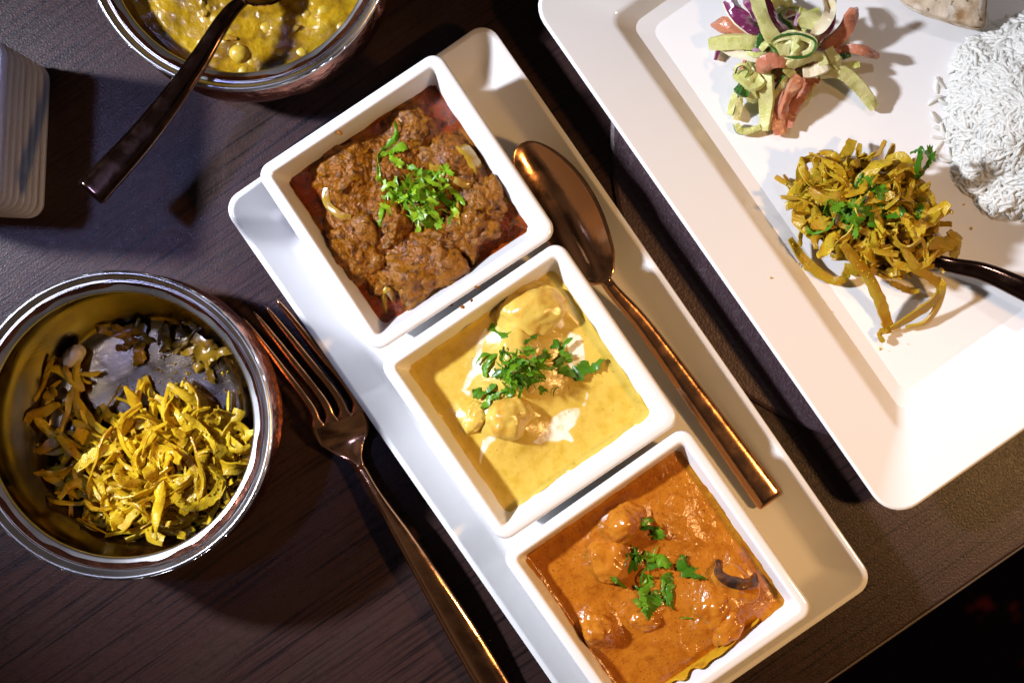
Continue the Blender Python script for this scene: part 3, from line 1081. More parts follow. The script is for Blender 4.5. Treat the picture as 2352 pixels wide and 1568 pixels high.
# thin left-hand tail and browned scraps on the bare steel
for i in range(38):
    u, v_ = r.uniform(95, 215), r.uniform(850, 1150)
    p = P(u, v_, 8)
    pts = bowl_clamp(strip_ctrl(r, p[0], p[1], r.uniform(5, 12), r.uniform(8, 24), 0.3, 1.0), b2c, 52)
    mb = MB()
    ribbon(mb, pts, r.uniform(1.8, 5), 0.9, 10, (r.normal(0, 35), r.normal(0, 35)), 0.25, (0.5, 0.5), arch=0.2, r=r)
    cab.part("cabbage_strip", mb, M_cabb)
for i in range(30):
    u, v_ = [(r.normal(290, 60), r.normal(775, 26)), (r.normal(420, 28), r.normal(760, 28)), (r.normal(480, 25), r.normal(820, 16))][i % 3]
    p = P(u, v_, 7)
    pts = bowl_clamp(strip_ctrl(r, p[0], p[1], r.uniform(4.4, 8), r.uniform(6, 16), 0.12, 0.6), b2c, 50)
    mb = MB()
    ribbon(mb, pts, r.uniform(1.5, 6.5), 0.5, 12, (r.normal(0, 14), r.normal(0, 14)), 0.35, (0.4, 0.3), arch=0.2, r=r, fray=0.8)
    cab.part("cabbage_scrap", mb, M_cabbdark)
p = P(170, 818, 9)
mb = MB()
lump(mb, (p[0], p[1], 9.5), (6, 4, 3.6), 301, amp=0.2, fine=0.06, rot=0.9)
cab.part("garlic_clove", mb, M_garlic)
mb = MB()
for i in range(90):
    u, v_ = r.normal(430, 70), r.normal(850, 40)
    p = P(u, v_, 3.5)
    if np.hypot(p[0] - b2c[0], p[1] - b2c[1]) > 45:
        continue
    s = r.uniform(0.2, 0.7)
    vq, fq = ICO3
    k0 = np.array([(1, 0, 0), (-1, 0, 0), (0, 1, 0), (0, -1, 0), (0, 0, 1), (0, 0, -1)], float) * s * r.uniform(0.6, 1.3, (6, 1))
    mb.add(k0 + np.array([p[0], p[1], drop("bowl%d" % 0, 0, 0, 3.0) if False else 3.4 + s * 0.5]), [(0, 2, 4), (2, 1, 4), (1, 3, 4), (3, 0, 4), (2, 0, 5), (1, 2, 5), (3, 1, 5), (0, 3, 5)])
o = cab.part("crumbs", mb, M_cabb)
o["kind"] = "stuff"

def flecks(th, n, fpos, mat, seed, name="crumbs"):
    rr_ = np.random.default_rng(seed)
    mb_ = MB()
    done = 0
    while done < n:
        q_ = fpos(rr_)
        done += 1
        if q_ is None:
            continue
        s_ = rr_.uniform(0.2, 0.75)
        k0_ = np.array([(1, 0, 0), (-1, 0, 0), (0, 1, 0), (0, -1, 0), (0, 0, 1), (0, 0, -1)], float) * s_ * rr_.uniform(0.5, 1.5, (6, 1))
        mb_.add(k0_ + np.array(q_) + np.array([0, 0, 0.3 * s_]), [(0, 2, 4), (2, 1, 4), (1, 3, 4), (3, 0, 4), (2, 0, 5), (1, 2, 5), (3, 1, 5), (0, 3, 5)])
    o_ = th.part(name, mb_, mat)
    o_["kind"] = "stuff"


def _fb(rr_):
    dx_, dy_ = rr_.uniform(-1, 1, 2)
    if dx_ * dx_ + dy_ * dy_ > 1:
        return None
    x_, y_ = pcn[0] + dx_ * 42, pcn[1] + dy_ * 30
    if np.hypot(x_ - b2c[0], y_ - b2c[1]) > 50:
        return None
    z_ = drop("cab1", x_, y_, -1)
    return (x_, y_, z_) if z_ > 0 else None


flecks(cab, 420, _fb, M_cabb, 77, "turmeric_bits")

# ------------------------------------------------------------------ cutlery


def section(w, c, th, n=9):
    s = np.linspace(-1, 1, n)
    e = 0.22 * th
    top = -c * (1 - s ** 2) + e + (th * 0.5 - e) * (1 - s ** 4)
    bot = -c * (1 - s ** 2) - e - (th * 0.5 - e) * (1 - s ** 2) ** 0.8
    x = np.concatenate([s * w, s[::-1] * w])
    z = np.concatenate([top, bot[::-1]])
    return x, z


def sweep(mb, path, ws, cs, ths, cap=True, nsec=9):
    T = np.gradient(path, axis=0)
    T[:, 2] = 0
    T /= np.linalg.norm(T, axis=1)[:, None] + 1e-9
    rings = []
    for i in range(len(path)):
        sd = np.array([T[i][1], -T[i][0], 0])
        x, z = section(ws[i], cs[i], ths[i], nsec)
        rings.append(path[i] + sd * x[:, None] + np.array([0, 0, 1]) * z[:, None])
    loft(mb, rings, 0, cap0=cap, cap1=cap)


def lerp_list(pairs, t):
    xs = [p[0] for p in pairs]
    return np.interp(t, xs, [p[1] for p in pairs])


def smooth_list(pairs, t):
    xs = np.array([p[0] for p in pairs])
    ys = np.array([p[1] for p in pairs], float)
    m = np.gradient(ys, xs)
    out = []
    for q in np.atleast_1d(t):
        i = int(np.clip(np.searchsorted(xs, q) - 1, 0, len(xs) - 2))
        h = xs[i + 1] - xs[i]
        s = (q - xs[i]) / h
        out.append((2 * s ** 3 - 3 * s ** 2 + 1) * ys[i] + (s ** 3 - 2 * s ** 2 + s) * h * m[i] + (-2 * s ** 3 + 3 * s ** 2) * ys[i + 1] + (s ** 3 - s ** 2) * h * m[i + 1])
    return np.array(out)


def spoon(label, pts, wb, mat, mat2=None, name="tablespoon", tb=0.34, hw=6.3, depth=7.5, handle_only=False):
    """pts: picture points (u, v, z) from the bowl tip to the end of the handle"""
    ctrl = PS(pts)
    n = 120
    path = catmull(ctrl, n * 4)
    d = np.concatenate([[0], np.cumsum(np.linalg.norm(np.diff(path, axis=0), axis=1))])
    t = d / d[-1]
    q = np.unique(np.concatenate([np.linspace(0, 0.02, 8) ** 1, np.linspace(0.02, tb + 0.08, 50), np.linspace(tb + 0.08, 0.985, 46), np.linspace(0.985, 1, 7)]))
    path = np.stack([np.interp(q, t, path[:, k]) for k in range(3)], 1)
    ws, cs, ths = [], [], []
    for x in q:
        if x < tb:
            y = x / tb
            w = wb * (math.sin(math.pi * min(1, y ** 0.78 * 0.90 + 0.0)) ** 0.62 if y > 0 else 0) + 0.05
            w = max(w, 2.6 if y > 0.5 else 0.05)
            c_ = depth * (max(0, math.sin(math.pi * min(1, y ** 0.9))) ** 0.8)
            th = 1.3
        else:
            w, c_, th = 2.6, 0, 3
        y2 = (x - tb) / (1 - tb)
        if x >= tb * 0.86:
            k = min(1, (x - tb * 0.86) / (tb * 0.30))
            k = k * k * (3 - 2 * k)
            wh = 2.6 + (hw - 2.6) * max(0, y2) ** 0.9
            thh = 3.2 + 1.6 * max(0, y2)
            w = w * (1 - k) + wh * k
            th = th * (1 - k) + thh * k
            c_ = c_ * (1 - k) - 0.0 * k
        if x > 0.985:
            e = (x - 0.985) / 0.015
            f_ = math.sqrt(max(0.0, 1 - e * e * 0.93))
            w *= 0.80 + 0.20 * f_
            th *= max(0.3, f_)
        ws.append(w)
        cs.append(c_)
        ths.append(th)
    cut = int(np.searchsorted(q, tb * 1.02))
    base = path[len(path) // 2].copy()
    th_ = Thing(name, (base[0], base[1], base[2] - 2), label, "spoon", "copper tone spoons")
    if not handle_only:
        mb = MB()
        sweep(mb, path[:cut + 1], ws[:cut + 1], cs[:cut + 1], ths[:cut + 1], nsec=15)
        th_.part("spoon_bowl", mb, mat2 or mat)
    mb = MB()
    sweep(mb, path[cut:], ws[cut:], cs[cut:], ths[cut:], nsec=15)
    th_.part("handle", mb, mat)
    return th_


spoon("copper tablespoon lying on the tray right of the square bowls", [(1196, 330, 25), (1296, 480, 23.5), (1388, 640, 22), (1476, 745, 18), (1600, 915, 13.5), (1772, 1152, 10)], 14.3, M_copper, tb=0.36, hw=6.6, depth=6.5)
spoon("dark shiny spoon dipping into the chickpea curry", [(730, -135, 40), (640, -80, 42), (575, -15, 52), (520, 40, 60), (440, 165, 62), (330, 310, 64), (206, 446, 66)], 14, M_darkcopper, tb=0.30, hw=6.6, depth=6)
spoon("dark copper spoon under the cabbage on the large plate", [(1846, 428, 22), (1985, 520, 21), (2148, 598, 22), (2260, 625, 27), (2360, 668, 31), (2560, 760, 36)], 15.5, M_darkcopper, tb=0.42, hw=6.4, depth=8)

# fork
fk_axis = [(776, 960, 11), (795, 1005, 8), (814, 1046, 8), (876, 1150, 10), (957, 1280, 11), (1045, 1424, 9), (1131, 1568, 6), (1172, 1636, 5)]
ctrl = PS(fk_axis)
path = catmull(ctrl, 400)
d = np.concatenate([[0], np.cumsum(np.linalg.norm(np.diff(path, axis=0), axis=1))])
t = d / d[-1]
q = np.concatenate([np.linspace(0, 0.2, 26), np.linspace(0.21, 0.985, 50), np.linspace(0.988, 1, 6)])
path = np.stack([np.interp(q, t, path[:, k]) for k in range(3)], 1)
hd = PS([(751, 927, 13)])[0]
L_h = d[-1]
wl_ = smooth_list([(0, 12.2), (0.03, 12.2), (0.065, 11.0), (0.10, 6.5), (0.135, 3.0), (0.18, 2.3), (0.4, 4.0), (0.75, 6.6), (1.0, 7.0)], q)
cl_ = smooth_list([(0, 1.4), (0.05, 2.0), (0.10, 1.2), (0.15, 0.0), (0.2, 0.0), (1.0, 0.0)], q)
tl_ = smooth_list([(0, 1.7), (0.08, 1.9), (0.13, 3.0), (0.2, 3.6), (0.6, 4.6), (1.0, 4.2)], q)
wl_[-5:] *= np.array([0.99, 0.97, 0.94, 0.90, 0.82])
fork = Thing("fork", (path[30][0], path[30][1], 2), "copper four tined fork lying between the cabbage bowl and tray", "fork")
cut = 20
mb = MB()
sweep(mb, path[:cut + 1], wl_[:cut + 1], cl_[:cut + 1], tl_[:cut + 1], nsec=15)
fork.part("fork_head", mb, M_copper)
mb = MB()
sweep(mb, path[cut:], wl_[cut:], cl_[cut:], tl_[cut:], nsec=15)
fork.part("handle", mb, M_copper)
Tn = path[0] - path[3]
Tn[2] = 0
Tn /= np.linalg.norm(Tn)
sd = np.array([-Tn[1], Tn[0], 0])
tips = [(559, 731), (583, 716), (608, 701), (634, 686)]
for i, tp in enumerate(tips):
    off = (1.5 - i) * 6.35
    c0 = 1.4 * (1 - (off / 12.2) ** 2)
    root = path[0] - Tn * 1.2 + sd * off + np.array([0, 0, -c0])
    r2 = path[0] + Tn * 9 + sd * off * 0.99 + np.array([0, 0, 0.6 - c0 * 0.6])
    tip = P(tp[0], tp[1], 20)
    mid = (r2 * 0.5 + tip * 0.5) + np.array([0, 0, -1.0])
    pth = catmull([root, r2, mid, tip], 26)
    tt = np.linspace(0, 1, 26)
    ww = smooth_list([(0, 3.35), (0.06, 2.9), (0.12, 2.1), (0.3, 1.75), (0.8, 1.25), (0.95, 0.75), (1.0, 0.25)], tt)
    hh = smooth_list([(0, 1.7), (0.3, 1.9), (0.8, 1.5), (1.0, 0.6)], tt)
    mb = MB()
    sweep(mb, pth, ww, np.zeros(26), hh, nsec=9)
    fork.part("tine", mb, M_copper)

# ------------------------------------------------------------------ stack of white plastic trays at the left edge
cA, cB = P(118, 150, 4), P(100, 506, 4)
sv = cB - cA
ang = math.atan2(sv[1], sv[0])
side = np.linalg.norm(sv)
inw = np.array([sv[1], -sv[0], 0]) / side       # towards the left of the picture
cen = (cA + cB) / 2 + inw * side * 0.5
names = ["lowest", "second from the bottom", "third from the bottom", "fourth from the bottom", "middle one", "fifth from the top"]
ordn = ["lowest tray of the white plastic stack, resting on the table", "second lowest tray of the white plastic stack at the left edge", "third tray up from the table in the white plastic stack",
        "fourth tray up from the table in the white plastic stack", "fifth tray up, mid height of the white plastic stack", "fourth tray from the top of the white plastic stack",
        "third tray from the top of the white plastic stack", "second tray from the top of the white plastic stack", "topmost tray of the white plastic stack at the left edge"]
for k in range(9):
    mb = MB()
    z0 = 0.4 + k * 7.8
    pr = profile([(-3.2, 0, 0.5), (-1.6, 0, 1.0), (-0.4, 4.0, 1.5), (0, 7.2, 0.9), (-1.8, 7.5, 0.6), (-3.5, 5.2, 1.2), (-8, 5.0, 0)], 5)
    dish(mb, side / 2, side / 2, 7, pr, cen + inw * r.normal(0, 0.25), ang + r.normal(0, 0.004), z0, rmin=3)
    o = mb.build("plastic_tray", M_plastic, origin=(cen[0], cen[1], z0))
    tag(o, ordn[k], "tray", "stacked white plastic trays")

# ------------------------------------------------------------------ on the large plate
# cabbage heap on the spoon
cab2 = Thing("fried_cabbage", P(2000, 500, PZ), "loose heap of yellow cabbage strips on the large white plate", "cabbage", "turmeric cabbage servings")
r = np.random.default_rng(33)
cnt = 0
pts_c = P(2000, 490, 28)
while cnt < 240:
    dx, dy = r.uniform(-1, 1, 2)
    if dx * dx + dy * dy > 1:
        continue
    x = pts_c[0] + dx * 28 - dy * 3
    y = pts_c[1] + dy * 22 - dx * 5
    z = PZ + 8 + 22 * (1 - 0.6 * (dx * dx + dy * dy)) * (cnt / 240) * r.uniform(0.8, 1.05)
    pts = strip_ctrl(r, x, y, z, r.uniform(9, 32), 0.5, 2.6)
    pts[:, 2] = np.maximum(pts[:, 2], PZ + 1.5)
    mb = MB()
    ribbon(mb, pts, r.choice([r.uniform(1.4, 3.4), r.uniform(3.0, 6.6)]), r.uniform(0.4, 0.9), 20, (r.normal(0, 40), r.normal(0, 60)), 0.24, (0.75, 0.5), arch=r.uniform(-0.7, 0.9), r=r, fray=0.75)
    cab2.part("cabbage_strip", mb, M_cabb2, surf="cab2")
    cnt += 1
for pts, w in [([(1935, 560, 36), (1985, 620, 28), (2015, 680, 20), (2035, 735, 13), (2040, 765, 12)], 6.0), ([(2070, 560, 30), (2100, 610, 28), (2140, 640, 24), (2162, 665, 21), (2130, 700, 17), (2045, 752, 12)], 5.0),
               ([(2150, 640, 20), (2165, 655, 22), (2155, 700, 16), (2125, 735, 12), (2080, 748, 12)], 3.6), ([(1812, 548, 16), (1850, 600, 13), (1900, 638, 12), (1938, 640, 13), (1950, 608, 14)], 4.6),
               ([(2045, 650, 14), (2080, 665, 13), (2110, 668, 13)], 3.4), ([(1880, 590, 26), (1905, 560, 30), (1925, 535, 34)], 5.6), ([(1805, 475, 20), (1835, 468, 22), (1860, 455, 26)], 5.2),
               ([(2130, 560, 30), (2170, 560, 24), (2205, 540, 20)], 8.0), ([(2140, 450, 34), (2152, 500, 28), (2150, 535, 22)], 2.4), ([(2035, 755, 13), (2020, 768, 13), (2030, 785, 12.5)], 3.0),
               ([(2060, 480, 42), (2090, 520, 40), (2105, 560, 36)], 3.2), ([(2040, 405, 34), (2080, 385, 33), (2120, 395, 30)], 4.5), ([(2180, 530, 24), (2195, 560, 22), (2190, 590, 18)], 5.0)]:
    mb = MB()
    ribbon(mb, PS(pts), w * 0.85, 1.0, 24, (r.normal(0, 15), r.normal(0, 25)), 0.22, (0.7, 0.6), arch=0.2, r=r, fray=0.7)
    cab2.part("cabbage_strip", mb, M_cabb2, surf="cab2")
def _fp(rr_):
    x_, y_ = pts_c[0] + rr_.normal(0, 14), pts_c[1] + rr_.normal(0, 12)
    z_ = drop("cab2", x_, y_, -1)
    return (x_, y_, z_) if z_ > 0 else None


flecks(cab2, 380, _fp, M_cabb2, 78, "turmeric_bits")
_st = [(1832, 606), (1838, 612), (1846, 618), (1880, 690), (1905, 716), (1886, 640), (2020, 800), (2042, 806), (2230, 525), (1796, 560), (2215, 470), (1760, 640), (1852, 598), (2085, 790)]
_it = iter(_st)


def _fs(rr_):
    p_ = P(*next(_it), PZ)
    return (p_[0], p_[1], drop("plate", p_[0], p_[1], PZ))


flecks(cab2, len(_st), _fs, M_cabb, 79, "stray_bits")
# cumin seeds
for (u, v_) in [(1988, 455), (1925, 505), (2040, 520), (2075, 445)]:
    p = P(u, v_, 36)
    mb = MB()
    lump(mb, (p[0], p[1], drop("cab2", p[0], p[1], 30) + 0.5), (2.6, 0.8, 0.8), 400, amp=0.05, rot=1.2)
    cab2.part("cumin_seed", mb, M_seed)
g4 = garnish((1965, 470), 36, "dark green coriander sprigs on the cabbage heap on the plate")
for pts, w in [([(1985, 395), (1970, 425), (1955, 455)], 1.6), ([(1898, 465), (1920, 475), (1945, 472)], 6.0), ([(1930, 480), (1955, 478), (1985, 455)], 7.5), ([(1985, 405), (2000, 428), (2028, 440)], 6.0),
               ([(1980, 465), (1972, 505), (1955, 552)], 4.6), ([(1862, 515), (1880, 532), (1905, 520), (1920, 500)], 1.8), ([(2092, 352, 4), (2108, 348, 5), (2105, 385, 2), (2112, 405)], 2.2),
               ([(2140, 352, 6), (2125, 385, 3), (2118, 408)], 1.6), ([(2010, 440), (2025, 470), (2030, 500)], 3.0), ([(2000, 470), (2005, 500), (2015, 525)], 3.4), ([(2040, 500), (2058, 490), (2072, 470)], 2.2),
               ([(2110, 505), (2118, 485), (2122, 465)], 2.2)]:
    leaf_path(g4, "cab2", pts, w, M_coridk, 36, lift=0.8)
for (u, v_) in [(1920, 470), (1960, 475), (2000, 430), (1965, 525), (2145, 352), (1945, 490), (2020, 445)]:
    p = P(u, v_, 36)
    g4.inst("leaf", LV_DARK["frond"][int(r.integers(0, 7))], (p[0], p[1], drop("cab2", p[0], p[1], 30) + 1.2), (r.normal(0, 0.4), r.normal(0, 0.4), r.uniform(0, 6.28)), 1.0)

# rice
rice = Thing("rice_serving", P(2380, 270, PZ), "mound of steamed white long grain rice at the right of plate", "rice")
rc = P(2400, 262, PZ + 6)
RX, RY, RHH = 43.0, 46.0, 27.0


def rice_h(x, y):
    dx, dy = (x - rc[0]) / RX, (y - rc[1]) / RY
    q = dx * dx + dy * dy
    b = 0.22 * noise(np.array([[x / 14, y / 14, 0]]), 61)[0]
    return RHH * max(0.0, 1 - q + b * 0.8) ** 0.7 if q < 1.35 else 0.0


grain_me = []
for k in range(8):
    mb = MB()
    n, m_ = 9, 6
    L = r.uniform(5.4, 7.8)
    bend = r.uniform(-0.9, 0.9)
    rings = []
    for i in range(n):
        t_ = i / (n - 1)
        rad = 1.02 * (max(0.03, math.sin(math.pi * (0.03 + 0.94 * t_))) ** 0.55)
        for_c = np.array([(t_ - 0.5) * L, bend * (1 - (2 * t_ - 1) ** 2), 0])
        a = np.linspace(0, 2 * math.pi, m_, endpoint=False)
        rings.append(np.stack([np.full(m_, for_c[0]), for_c[1] + rad * np.cos(a), rad * 0.85 * np.sin(a)], 1))
    loft(mb, rings, 0, True, True)
    grain_me.append((mb, mb.mesh("rice_grain", M_rice)))
grains = []
for i in range(7500):
    x, y = rc[0] + r.uniform(-1.12, 1.12) * RX, rc[1] + r.uniform(-1.12, 1.12) * RY
    h = rice_h(x, y)
    if h <= 0.05:
        if r.random() > 0.04 or ((x - rc[0]) / RX) ** 2 + ((y - rc[1]) / RY) ** 2 > 1.2:
            continue
    e = 1.5
    gx, gy = (rice_h(x + e, y) - rice_h(x - e, y)) / (2 * e), (rice_h(x, y + e) - rice_h(x, y - e)) / (2 * e)
    a = r.uniform(0, 6.28)
    d_ = np.array([math.cos(a), math.sin(a), np.clip(gx * math.cos(a) + gy * math.sin(a), -1.2, 1.2) + r.normal(0, 0.14)])
    z = PZ + h + r.uniform(-0.6, 0.9)
    grains.append((x, y, max(z, PZ + 0.8), d_, int(r.integers(0, 8)), r.uniform(0, 6.28)))


def inview(gn):
    k = H / (H - gn[2])
    u, v_ = CX + gn[0] * k * S, CY - gn[1] * k * S
    return 0 < u < 2352 and 0 < v_ < 1568


vis = [gn for gn in grains if inview(gn)]
vis.sort(key=lambda gn: -(gn[2] - PZ - rice_h(gn[0], gn[1])))
single = vis[:295]
ids = set(id(gn) for gn in single)
mb = MB()
for gn in grains:
    x, y, z, d_, k, roll = gn
    quat = Vector(d_).to_track_quat("X", "Z") @ Euler((roll, 0, 0)).to_quaternion()
    if id(gn) in ids:
        o = rice.inst("rice_grain", grain_me[k][1], (x, y, z), quat.to_euler())
    else:
        M = np.array(quat.to_matrix())
        g0 = grain_me[k][0]
        mb.add(np.concatenate(g0.v) @ M.T + np.array([x, y, z]), g0.f)
n = 40
t_ = np.linspace(-1.1, 1.1, n)
vv = []
for b in t_:
    for a in t_:
        x, y = rc[0] + a * RX, rc[1] + b * RY
        vv.append((x, y, PZ - 0.15 + rice_h(x, y)))
mb.add(vv, [(j * n + i, j * n + i + 1, (j + 1) * n + i + 1, (j + 1) * n + i) for j in range(n - 1) for i in range(n - 1)])
o = rice.part("packed_grains", mb, M_rice)
o["kind"] = "stuff"

# flatbread
out = [(2058, -12), (2085, 12), (2120, 30), (2165, 44), (2205, 56), (2240, 63), (2258, 56), (2263, 20), (2266, -40), (2262, -140), (2150, -220), (2020, -180), (2000, -80)]
br = Thing("flatbread", P(2150, -40, PZ), "folded flatbread wedge with brown griddle spots on the plate edge", "bread")
for layer in range(2):
    zz = PZ + 7 + layer * 5
    ring = catmull(np.array([P(u + (3 if layer == 0 else 0), v_ + (6 if layer == 0 else 0), zz) for (u, v_) in out + [out[0]]]), 90)[:-1]
    cen_ = ring.mean(0)
    rings = []
    for (k, dz) in [(0.0, -1.6), (0.6, -1.7), (0.93, -1.6), (0.985, -1.2), (1.0, 0.0), (0.985, 1.0), (0.95, 1.6), (0.85, 2.0), (0.65, 2.3), (0.4, 2.6), (0.2, 2.6), (0.0, 2.6)]:
        rg = cen_ + (ring - cen_) * max(k, 0.01)
        rg[:, 2] = zz + dz + 1.3 * fbm(rg / 9, 90 + layer, 3) * (k > 0.5 or dz > 0)
        rings.append(rg)
    mb = MB()
    loft(mb, rings, 0, True, True)
    br.part("bread_layer", mb, M_bread)

# salad
sal = Thing("salad", P(1820, 170, PZ), "tossed salad of cucumber, red onion and tomato strips on the plate", "salad")


def X(x, y, z=0):     # picture point from the 2800..3640 close look
    return ((2800 + x * 0.35714) / 1.7415, (y * 0.35714) / 1.7415, PZ + z)


def salad_strip(name, pts, w, t, mats, tw=(0, 0), skin=None, arch=0.0, ends=(0.8, 0.8), jag=0.08, mi=(0, 0)):
    mb_ = MB()
    ribbon(mb_, PS([X(*p) for p in pts]), w * 0.82, t * 0.75, 22, tw, jag, ends, arch, skin, r, mi, 0.3, 0.7)
    sal.part(name, mb_, mats)


CU, ON, TO = [M_cuc, M_cucskin], [M_onp, M_onw], [M_tom]
# a bed of mixed strips gives the heap its body
for i in range(70):
    x, y = r.normal(860, 220), r.normal(560, 200)
    p = P(*X(x, y, 8))
    hh = 13 * math.exp(-((x - 880) / 420) ** 2 - ((y - 560) / 380) ** 2)
    pts = strip_ctrl(r, p[0], p[1], PZ + 2 + hh * r.uniform(0.3, 1), r.uniform(12, 24), 0.3, 1.6)
    pts[:, 2] = np.maximum(pts[:, 2], PZ + 1)
    mb_ = MB()
    kd = r.choice(3, p=[0.62, 0.2, 0.18])
    ribbon(mb_, pts, r.uniform(1.4, 4.2), r.uniform(0.7, 1.8), 14, (r.normal(0, 40), r.normal(0, 40)), 0.1, (0.7, 0.7), 0.3, 1 if kd == 0 and i % 3 else None, r, (0, 1) if kd == 1 else (0, 0))
    sal.part(["cucumber_strip", "onion_slice", "tomato_strip"][kd], mb_, [CU, ON, TO][kd])
salad_strip("tomato_strip", [(140, 285, 5), (330, 290, 10), (560, 350, 12), (700, 400, 12)], 8.5, 2.2, TO, (0, 20), arch=0.8, ends=(0.3, 0.5))
salad_strip("cucumber_strip", [(130, 480, 6), (350, 470, 11), (560, 460, 13), (800, 470, 12)], 8.0, 3.0, CU, (-30, -36), skin=1)
salad_strip("onion_slice", [(240, 545, 7), (420, 600, 10), (620, 650, 12), (780, 650, 12)], 4.6, 1.4, ON, (150, 170), arch=0.8, ends=(0.3, 0.5), mi=(0, 1))
salad_strip("onion_slice", [(330, 0, 14), (420, 150, 16), (520, 260, 17), (700, 380, 16)], 9.0, 1.6, ON, (10, 0), arch=1.2, ends=(0.9, 0.4), mi=(0, 1))
salad_strip("onion_slice", [(520, -30, 14), (600, 110, 17), (690, 240, 16)], 6.5, 1.6, ON, (-10, 10), arch=1.0, ends=(0.8, 0.4), mi=(0, 1))
salad_strip("cucumber_strip", [(600, -60, 14), (680, 160, 19), (770, 360, 21), (880, 500, 19)], 7.5, 2.4, CU, (8, -5), skin=None)
salad_strip("onion_slice", [(700, -40, 15), (800, 160, 17), (900, 310, 18), (990, 420, 17)], 6.2, 1.6, ON, (12, 0), arch=1.2, ends=(0.9, 0.5), mi=(0, 1))
salad_strip("cucumber_strip", [(880, 180, 9), (960, 290, 11), (1060, 360, 12)], 4.5, 2.4, CU, (70, 60), skin=1)
salad_strip("cucumber_strip", [(1210, 130, 13), (1230, 230, 15), (1200, 330, 15)], 12.5, 2.2, CU, (10, -5), arch=-0.6, ends=(0.9, 0.6))
salad_strip("onion_slice", [(1070, 300, 13), (1085, 220, 15), (1100, 150, 15)], 2.0, 1.6, ON, (30, 0))
salad_strip("onion_slice", [(1420, -30, 16), (1450, 120, 18), (1400, 250, 19), (1250, 420, 17)], 6.4, 1.5, ON, (200, 165), arch=1.2, ends=(0.9, 0.4), mi=(0, 1))
salad_strip("onion_slice", [(1490, 0, 12), (1490, 160, 14), (1440, 320, 14), (1320, 460, 13)], 5.0, 1.5, ON, (30, 50), arch=0.8, mi=(0, 1))
salad_strip("tomato_strip", [(1720, 80, 20), (1680, 250, 16), (1560, 400, 12), (1380, 560, 9)], 8.0, 2.2, TO, (15, 0), arch=0.6, ends=(0.5, 0.8))
salad_strip("tomato_strip", [(1980, 630, 9), (1830, 570, 13), (1680, 550, 12), (1560, 590, 9), (1420, 620, 8)], 5.6, 2.4, TO, (20, 10), arch=0.6, ends=(0.6, 0.8))
# cucumber half ring on top
ring_pts = [(800, 490, 19), (900, 420, 21), (1080, 395, 22), (1240, 450, 22), (1270, 520, 22), (1200, 610, 21), (1050, 635, 20), (890, 590, 19), (800, 500, 19)]
salad_strip("cucumber_ring", ring_pts, 4.6, 1.5, CU, (0, 0), skin=1, ends=(0.5, 0.5), jag=0.03)
salad_strip("cucumber_skin", [(1035 + (x - 1035) * 1.10, 515 + (y - 515) * 1.12, z + 0.6) for (x, y, z) in ring_pts], 1.3, 1.6, [M_cucskin, M_cucskin], (0, 0), ends=(0.5, 0.5), jag=0.03)
cpt = PS([X(*p) for p in [(860, 500, 19.5), (960, 500, 20.5), (1060, 510, 20.5), (1130, 590, 20)]])
mb_ = MB()
ribbon(mb_, cpt, 11.5, 1.4, 14, (0, 0), 0.06, (0.35, 0.5), 0.0, None, r)
sal.part("cucumber_slice", mb_, CU)
salad_strip("cucumber_strip", [(640, 540, 16), (665, 470, 17), (670, 390, 16)], 2.6, 1.2, [M_cucskin, M_cucskin], (0, 30))
salad_strip("cucumber_strip", [(690, 560, 16), (760, 490, 18), (830, 540, 17), (810, 590, 16)], 4.2, 2.2, CU, (20, 0), skin=1)
salad_strip("tomato_strip", [(640, 800, 13), (760, 700, 18), (900, 670, 19), (1010, 660, 17)], 9.0, 2.4, TO, (0, 10), arch=0.7, ends=(0.4, 0.5))
salad_strip("cucumber_strip", [(1040, 850, 14), (980, 740, 17), (1140, 660, 19), (1330, 620, 18), (1400, 720, 16)], 6.0, 2.0, CU, (10, 25))
salad_strip("onion_slice", [(1150, 820, 14), (1300, 800, 15), (1430, 730, 15)], 6.5, 2.0, [M_onw, M_onw], (0, 20))
salad_strip("cucumber_strip", [(1430, 550, 15), (1480, 640, 15), (1540, 750, 13)], 6.0, 2.2, CU, (0, 15))
salad_strip("cucumber_strip", [(1530, 655, 11), (1600, 640, 12), (1680, 620, 12)], 3.0, 2.0, [M_cucskin, M_cucskin], (0, 0))
salad_strip("cucumber_strip", [(1560, 760, 9), (1660, 740, 10), (1780, 730, 10)], 4.0, 1.6, CU, (0, 10))
salad_strip("cucumber_strip", [(1340, 830, 10), (1560, 800, 12), (1720, 900, 10), (1850, 1060, 6), (1950, 1200, 3)], 7.2, 2.4, CU, (-30, -36), skin=1)
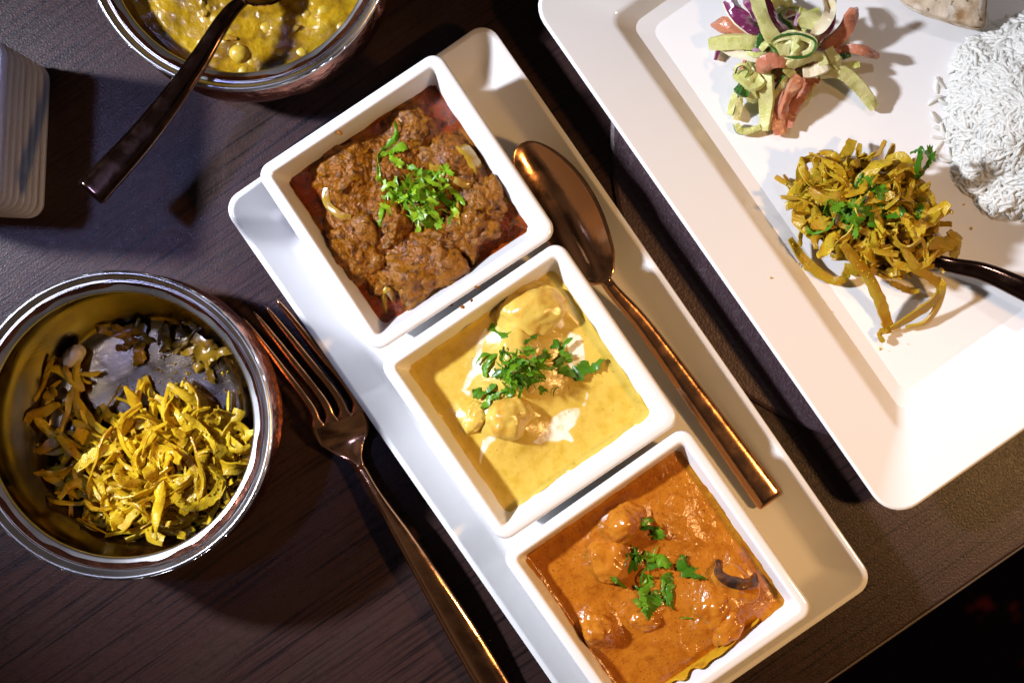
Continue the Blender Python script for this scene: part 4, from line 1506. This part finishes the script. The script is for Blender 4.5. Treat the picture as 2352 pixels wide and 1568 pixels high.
salad_strip("cucumber_strip", [(430, 830, 9), (480, 860, 12), (600, 950, 14), (700, 880, 15)], 8.5, 2.4, CU, (15, 0))
salad_strip("cucumber_curl", [(400, 820, 14), (420, 750, 16), (490, 730, 17), (545, 790, 16), (520, 850, 15), (460, 910, 13), (430, 960, 12)], 1.6, 1.1, [M_cuc, M_cucskin], (60, 70), skin=1, jag=0.05)
salad_strip("cucumber_strip", [(640, 820, 13), (560, 980, 12), (600, 1090, 8), (720, 1030, 9)], 6.5, 2.2, CU, (10, 0))
salad_strip("cucumber_skin", [(410, 970, 11), (470, 1020, 12), (550, 1040, 12)], 6.0, 1.4, [M_cucskin, M_cucskin], (0, 0))
salad_strip("cucumber_strip", [(400, 1040, 8), (365, 1150, 6), (330, 1290, 3)], 3.6, 2.0, CU, (150, 160), skin=1)
salad_strip("cucumber_strip", [(440, 1080, 7), (430, 1220, 4), (400, 1340, 2)], 4.0, 1.6, CU, (0, 0))
salad_strip("cucumber_strip", [(400, 1390, 2), (440, 1470, 2), (560, 1470, 2), (680, 1430, 3)], 3.8, 3.0, CU, (0, 0), skin=1)
salad_strip("cucumber_strip", [(770, 830, 15), (760, 1000, 12), (750, 1200, 7), (735, 1450, 3)], 7.6, 2.8, CU, (-30, -36), skin=1)
salad_strip("cucumber_strip", [(960, 860, 13), (900, 960, 12), (840, 1080, 9)], 4.6, 2.2, CU, (30, 20), skin=1)
salad_strip("tomato_strip", [(960, 920, 12), (900, 1100, 9), (870, 1300, 6), (900, 1500, 3)], 8.6, 2.2, TO, (0, 10), arch=0.6)
salad_strip("tomato_strip", [(1120, 860, 15), (1020, 1000, 14), (950, 1160, 11), (910, 1330, 8)], 6.0, 2.4, TO, (20, 60), arch=0.5, ends=(0.8, 0.2))
salad_strip("tomato_strip", [(1240, 850, 9), (1130, 1050, 7), (1010, 1250, 4), (960, 1430, 3)], 8.0, 2.2, TO, (0, 0), arch=0.6)
salad_strip("cucumber_strip", [(1300, 850, 8), (1220, 1000, 6), (1160, 1120, 4)], 5.0, 2.0, CU, (0, 0))
